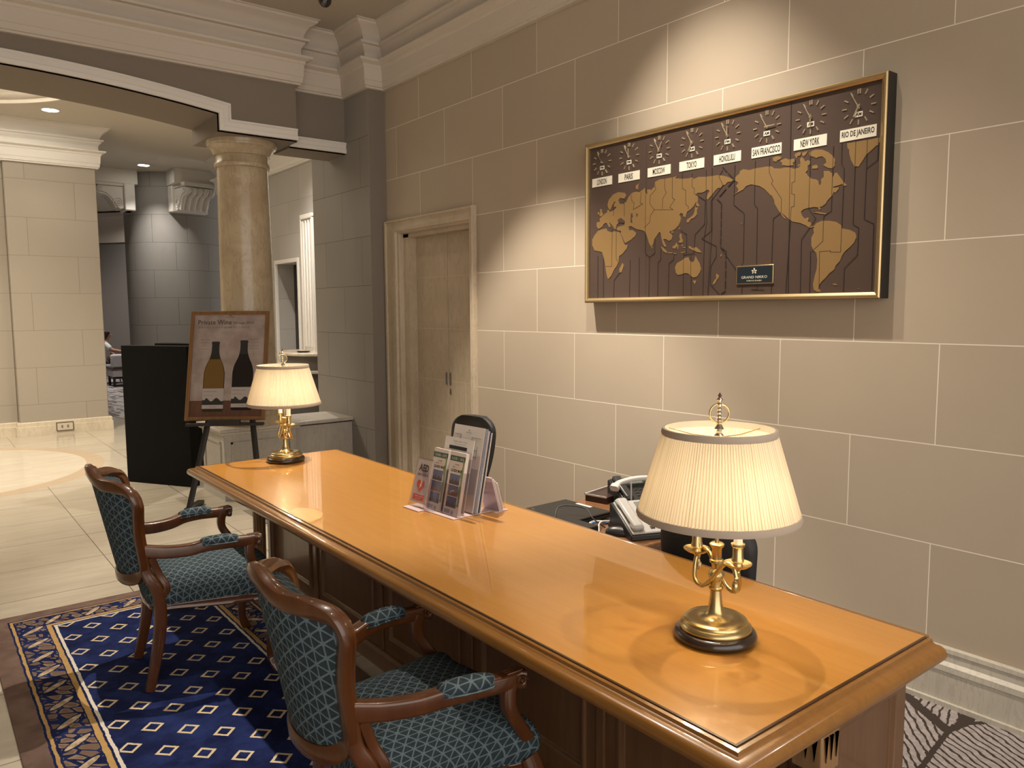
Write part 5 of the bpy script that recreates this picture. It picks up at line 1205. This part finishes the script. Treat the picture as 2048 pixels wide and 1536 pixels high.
# ================================================================== OFFICE CHAIRS
m_mesh = Mat('office_black', rough=.6, color=(.012,.013,.015)); m_mesh = m_mesh.m
m_plas = flat('office_plastic', (.015,.015,.016), .35)
def office_chair(label, loc, rz, bw=.23, btop=.98, bbot=.52, lean=.12):
    t = empty('office_chair', loc, rz); tag(t, label, 'office chair')     # faces local +y
    base = -loc[2]
    bm = nbm(); rings = []
    for s in range(33):
        f = s/32; z = bbot+(btop-bbot)*f
        w = bw*(.78+.22*math.sin(min(1., f/.8)*PI/2)); w *= math.sqrt(1-.72*(max(0., f-.78)/.22)**2.8); w *= math.sqrt(max(.4, 1-(max(0., .12-f)/.13)**2))
        y = -.20-lean*f-.03*math.sin(f*PI)
        rings.append([(w*a, y+.028*b+.035*(1-a*a)*-1+.03, z) for a, b in rrect(1., 1., .5, 4)])
    loft(bm, rings); bk = obj('backrest', bm, m_mesh, t, smooth=60)
    bm = nbm()
    for s in range(4):
        f = .2+.18*s; z = bbot+(btop-bbot)*f; y = -.20-lean*f-.03*math.sin(f*PI)+.055
        tube(bm, crom([(-bw*.85, y+.0, z),(0, y-.035, z),(bw*.85, y, z)], 6), .004, 5)
    obj('seam', bm, m_plas, bk, smooth=60)
    bm = nbm(); rings = []
    for s, z in ((.9,.40),(1.,.42),(1.02,.45),(.98,.475),(.8,.487),(.1,.49)): rings.append([(.24*s*a, .01+.235*s*b, z) for a, b in rrect(1., 1., .35, 5)])
    loft(bm, rings); obj('seat', bm, m_mesh, t, smooth=60)
    bm = nbm(); tube(bm, crom([(0,-.10,.41),(0,-.25,.42),(0,-.29,.52),(0,-.30,.66)], 5), .022, 8, up=(1,0,0)); obj('back_support', bm, m_plas, t, smooth=60)
    for sd in ():
        bm = nbm(); tube(bm, crom([(sd*.20,.0,.42),(sd*.28,.0,.44),(sd*.295,.0,.56),(sd*.295,.0,.63)], 5), .014, 8, up=(0,1,0)); ar = obj('armrest', bm, m_plas, t, smooth=60)
        bm = nbm(); bx(bm, sd*.295-.035, sd*.295+.035, -.12, .12, .63, .655); obj('arm_pad', bm, m_plas, ar, bevel=.012)
    bm = nbm(); lathe(bm, [(0,.06),(.030,.06),(.030,.20),(.020,.21),(.020,.40),(0,.40)], 20, cap=False); obj('gas_lift', bm, m_steel, t, smooth=40)
    for k in range(5):
        a = k*2*PI/5+.3; c, s_ = math.cos(a), math.sin(a)
        bm = nbm(); sweep(bm, [(0,0,.11),(.15*c,.15*s_,.10),(.29*c,.29*s_,.075)], rrect(1,1,.4,2), [(.028,.020),(.024,.016),(.016,.012)]); sp = obj('base_spoke', bm, m_plas, t, smooth=50)
        bm = nbm(); M_ = Matrix.Translation((.29*c, .29*s_, .028)) @ Matrix.Rotation(a, 4, 'Z') @ Matrix.Rotation(PI/2, 4, 'Y')
        lathe(bm, [(0,-.022),(.026,-.022),(.028,-.018),(.028,.018),(.026,.022),(0,.022)], 16, cap=False); bmesh.ops.transform(bm, matrix=M_, verts=bm.verts); obj('caster', bm, m_plas, sp, smooth=40)
    return t
office_chair('black office chair behind the near brass lamp', (1.78, -2.56, -.10), math.radians(176), bw=.225, btop=.99, lean=.05)
office_chair('black office chair standing behind the leaflets near the stone door', (3.80, -2.40, -.10), math.radians(6), bw=.19, btop=1.115, bbot=.60, lean=.13)

# ================================================================== LOUNGE
def soft(name, col): return flat(name, col, .8)
t = empty('lounge_armchair', (19.95, -3.66, .006), math.radians(176)); tag(t, 'pale blue lounge chair with dark legs, the seated person in it', 'lounge chair')
m_pb = soft('pale_blue_fabric', (.33,.40,.44)); m_dl = flat('dark_leg', (.04,.015,.010), .4)
bm = nbm(); bx(bm, -.28, .28, -.26, .28, .34, .46); obj('seat', bm, m_pb, t, bevel=.04)
bm = nbm(); rings = []
for f in range(6):
    q = f/5; rings.append([(.30*math.cos(a)*(1+.05*q), -.05-.30*math.sin(a)-.06*q, .30+.42*q*(1-.35*abs(math.cos(a))**3)) for a in [PI*k/14 for k in range(15)]]+[(.25*math.cos(a)*(1+.05*q), -.05-.25*math.sin(a)-.06*q, .30+.42*q*(1-.35*abs(math.cos(a))**3)) for a in [PI*k/14 for k in range(14,-1,-1)]])
loft(bm, rings); obj('backrest', bm, m_pb, t, smooth=50)
for sx in (-1, 1):
    for sy in (-1, 1):
        bm = nbm(); tube(bm, [(sx*.21, sy*.20, .36), (sx*.27, sy*.27, 0)], [.022,.012], 8); obj('leg', bm, m_dl, t, smooth=60)
t = empty('sofa', (19.30, -4.15, .006), 0); tag(t, 'white upholstered sofa with a brown rail in the lounge beside the seated person', 'sofa')
m_ws = soft('white_fabric', (.62,.61,.62))
bm = nbm(); bx(bm, -.40, -.24, -.75, .62, .42, .72); obj('backrest', bm, m_ws, t, bevel=.04)
bm = nbm(); bx(bm, -.36, .25, -.72, .60, .27, .42); obj('seat', bm, m_ws, t, bevel=.03)
bm = nbm(); bx(bm, -.42, .27, -.76, .63, .385, .425); obj('rail', bm, flat('sofa_rail', (.10,.035,.02), .4), t, bevel=.006)
bm = nbm(); bx(bm, -.40, .24, -.74, .61, .22, .36); sk = obj('skirt', bm, m_ws, t, bevel=.01); bm = nbm(); bx(bm, -.39, .22, -.70, .58, .17, .20); obj('lower_rail', bm, m_dl, t)
for a in (-.33, .18):
    for b_ in (-.66, .54): bm = nbm(); bx(bm, a, a+.05, b_, b_+.05, 0, .27); obj('leg', bm, m_dl, t)
# seated person: one skinned body, shirt and hair as children
def skin(name, verts, edges, radii, mat, parent=None, sub=2):
    me = bpy.data.meshes.new(name); me.from_pydata(verts, edges, []); o = bpy.data.objects.new(name, me); COL.objects.link(o)
    md = o.modifiers.new('k', 'SKIN'); sv = me.skin_vertices[0].data if me.skin_vertices else None
    if sv is None:
        b_ = bmesh.new(); b_.from_mesh(me); b_.verts.layers.skin.verify(); b_.to_mesh(me); b_.free(); sv = me.skin_vertices[0].data
    for i, r in enumerate(radii): sv[i].radius = (r if isinstance(r, tuple) else (r, r)); sv[i].use_root = (i == 0)
    s = o.modifiers.new('s', 'SUBSURF'); s.levels = sub; s.render_levels = sub
    me.materials.append(mat)
    if parent: o.parent = parent
    return o
pp = empty('person', (19.95, -3.66, .006), math.radians(176))
tag(pp, 'dark haired person in a white T-shirt seated in the lounge, arm on the sofa', 'person')
m_skin = Mat('skin', rough=.5, color=(.45,.25,.17)).m
V = [(0,-.05,.50),(0,-.06,.62),(0,-.07,.76),(0,-.06,.89),(0,-.04,.97),(0,-.02,1.03),(0,.0,1.08),(0,.018,1.13),(0,.010,1.175),
     (.17,-.05,.90),(.22,.06,.78),(.20,.26,.74),(.17,.40,.76),(.16,.47,.755),
     (-.17,-.05,.90),(-.23,.02,.74),(-.20,.18,.62),(-.14,.28,.60),
     (.10,.05,.50),(.12,.40,.50),(.12,.46,.30),(.12,.46,.06),(.12,.58,.03),(-.10,.05,.50),(-.12,.40,.50),(-.12,.45,.30),(-.12,.45,.06),(-.12,.57,.03),
     (.17,.53,.752),(.13,.52,.75),(.20,.44,.75),(-.10,.33,.59),(-.15,.34,.59)]
Ed = [(0,1),(1,2),(2,3),(3,4),(4,5),(5,6),(6,7),(7,8),(3,9),(9,10),(10,11),(11,12),(12,13),(3,14),(14,15),(15,16),(16,17),(0,18),(18,19),(19,20),(20,21),(21,22),(0,23),(23,24),(24,25),(25,26),(26,27),(13,28),(13,29),(12,30),(17,31),(17,32)]
Rr = [(.15,.12),(.13,.10),(.14,.10),(.13,.09),(.06,.055),(.05,.05),(.062,.068),(.072,.085),(.06,.07),.06,.05,.038,.028,.026,.06,.05,.038,.028,.085,.07,.055,.04,.035,.085,.07,.055,.04,.035,.009,.009,.009,.009,.009]
skin('body', V, Ed, Rr, m_skin, pp)
skin('shirt', [(0,-.05,.50),(0,-.06,.62),(0,-.07,.76),(0,-.06,.90),(.17,-.05,.90),(.215,.04,.80),(-.17,-.05,.90),(-.225,.0,.79)], [(0,1),(1,2),(2,3),(3,4),(4,5),(3,6),(6,7)], [(.165,.135),(.145,.115),(.155,.115),(.14,.10),.075,.066,.075,.066], soft('shirt_white', (.72,.72,.72)), pp)
skin('trousers', [(0,-.05,.49),(.10,.05,.50),(.12,.40,.50),(.12,.46,.30),(.12,.46,.10),(-.10,.05,.50),(-.12,.40,.50),(-.12,.45,.30),(-.12,.45,.10)], [(0,1),(1,2),(2,3),(3,4),(0,5),(5,6),(6,7),(7,8)], [(.16,.13),.10,.083,.065,.055,.10,.083,.065,.055], soft('trousers_dark', (.05,.05,.06)), pp)
m_hair = flat('dark_hair', (.018,.011,.009), .5)
skin('hair', [(0,-.045,1.02),(0,-.042,1.08),(0,-.030,1.14),(0,-.008,1.20),(0,.002,1.225)], [(0,1),(1,2),(2,3),(3,4)], [(.055,.045),(.082,.068),(.092,.088),(.090,.098),(.07,.08)], m_hair, pp)
for nm, x0, y0, z0, rr_, mt in (('nose',0,.098,1.125,.012,m_skin),('eye',.03,.088,1.15,.008,m_ink),('eye',-.03,.088,1.15,.008,m_ink),('mouth',0,.090,1.095,.012,flat('lips',(.35,.12,.10)))):
    bm = nbm(); bmesh.ops.create_uvsphere(bm, u_segments=10, v_segments=6, radius=rr_); bmesh.ops.scale(bm, vec=(1.2 if nm == 'mouth' else 1,1,.5 if nm == 'mouth' else 1), verts=bm.verts); bmesh.ops.translate(bm, vec=(x0,y0,z0), verts=bm.verts); obj(nm, bm, mt, pp, smooth=180)

# ================================================================== CEILING FIXTURES AND LIGHT
m_ring = flat('fixture_white', (.75,.73,.70), .4); m_lens = emis('lamp_lens', (1.,.93,.82), 22.)
DLAB = {0:'recessed round downlight over the middle of the desk',1:'recessed round downlight over the far chair',2:'recessed round downlight over the near end of the desk',3:'recessed round downlight by the stone door'}
HLAB = ['lit downlight next to the round ceiling cove, above the beige hall pillar','lit downlight at the right edge of the beige hall pillar moulding','lit downlight in front of the round grey pier','recessed downlight above the floor medallion','recessed downlight above the black stand','recessed downlight left of the arch','recessed downlight over the left of the hall','recessed downlight inside the ceiling cove']
def downlight(x, y, z, w, ang, blend, label, r=.055, col=WARM, tgt=None, cat='downlight'):
    t = empty('ceiling_downlight', (x, y, z)); tag(t, label, cat)
    bm = nbm(); lathe(bm, [(r+.018,-.001),(r+.02,-.006),(r+.004,-.010),(r,-.004),(r,.0)], 32, cap=False); obj('trim_ring', bm, m_ring, t, smooth=50)
    bm = nbm(); lathe(bm, [(0,-.002),(r,-.002),(r,-.001),(0,-.001)], 32, cap=False); obj('lens', bm, m_lens, t)
    spot('downlight_lamp', (x, y, z-.02), w, ang, blend, t, col, target=tgt or (x, y+.0001, 0), rad=.03)
for i, (x, y, w, a, b) in enumerate(DESK_SPOTS): downlight(x, y, ZC, w, a, b, DLAB[i])
downlight(MAP_SPOT[0], MAP_SPOT[1], ZC, MAP_SPOT[2], MAP_SPOT[3], MAP_SPOT[4], 'adjustable accent light aimed at the world map', tgt=(MAP_SPOT[0], W, 1.65))
for k in range(6):
    a = k*PI/3; l = bpy.data.lights.new('cove_lamp', 'POINT'); l.energy = 14; l.color = (1.,.90,.75); l.shadow_soft_size = .08
    lo = bpy.data.objects.new('cove_lamp', l); COL.objects.link(lo); lo.location = (COVE[0]+(COVE[2]-.75)*math.cos(a), COVE[1]+(COVE[2]-.75)*math.sin(a), ZC+.16)
for i, (x, y, w) in enumerate(HALL_SPOTS):
    z = ZC+.36 if i == 7 else ZC
    downlight(x, y, z, w, 62 if i in (3,5,6,7) else 50, .9, HLAB[i], r=.09 if i < 3 else .06, col=(1.,.86,.68) if i not in (1,2) else (1.,.93,.84))
downlight(20.2, -4.2, ZC, 90, 80, .8, 'added downlight brightening the curved lounge wall', r=.06, col=(1.,.93,.86))  # lamp added to lift the dark curved lounge wall
downlight(8.9, -3.62, ZC, 240, 60, .8, 'recessed downlight washing the pale grey far wall', r=.06, col=(1.,.92,.82))
downlight(19.3, -3.2, ZC, 260, 70, .8, 'added downlight brightening the lounge seats', r=.06, col=(1.,.93,.86))  # lamp added to light the otherwise dark lounge
# dome camera
t = empty('dome_camera', (5.98, -2.80, ZC)); tag(t, 'black dome security camera in a white ring on the ceiling', 'security camera')
bm = nbm(); lathe(bm, [(.0,0),(.075,0),(.078,-.012),(.070,-.030),(.056,-.036),(.0,-.036)], 40, cap=False); obj('mount', bm, m_ring, t, smooth=40)
bm = nbm(); lathe(bm, [(.054,-.034),(.053,-.055),(.046,-.078),(.030,-.095),(.012,-.103),(0,-.104)], 40, cap=False); obj('dome', bm, Mat('dome_glass', rough=.05, color=(.008,.008,.008), coat=1.).m, t, smooth=180)
bm = nbm(); bmesh.ops.create_uvsphere(bm, u_segments=16, v_segments=10, radius=.016); bmesh.ops.translate(bm, vec=(-.035,.02,-.075), verts=bm.verts); obj('lens', bm, flat('lens_grey', (.12,.12,.12), .1), t, smooth=180)
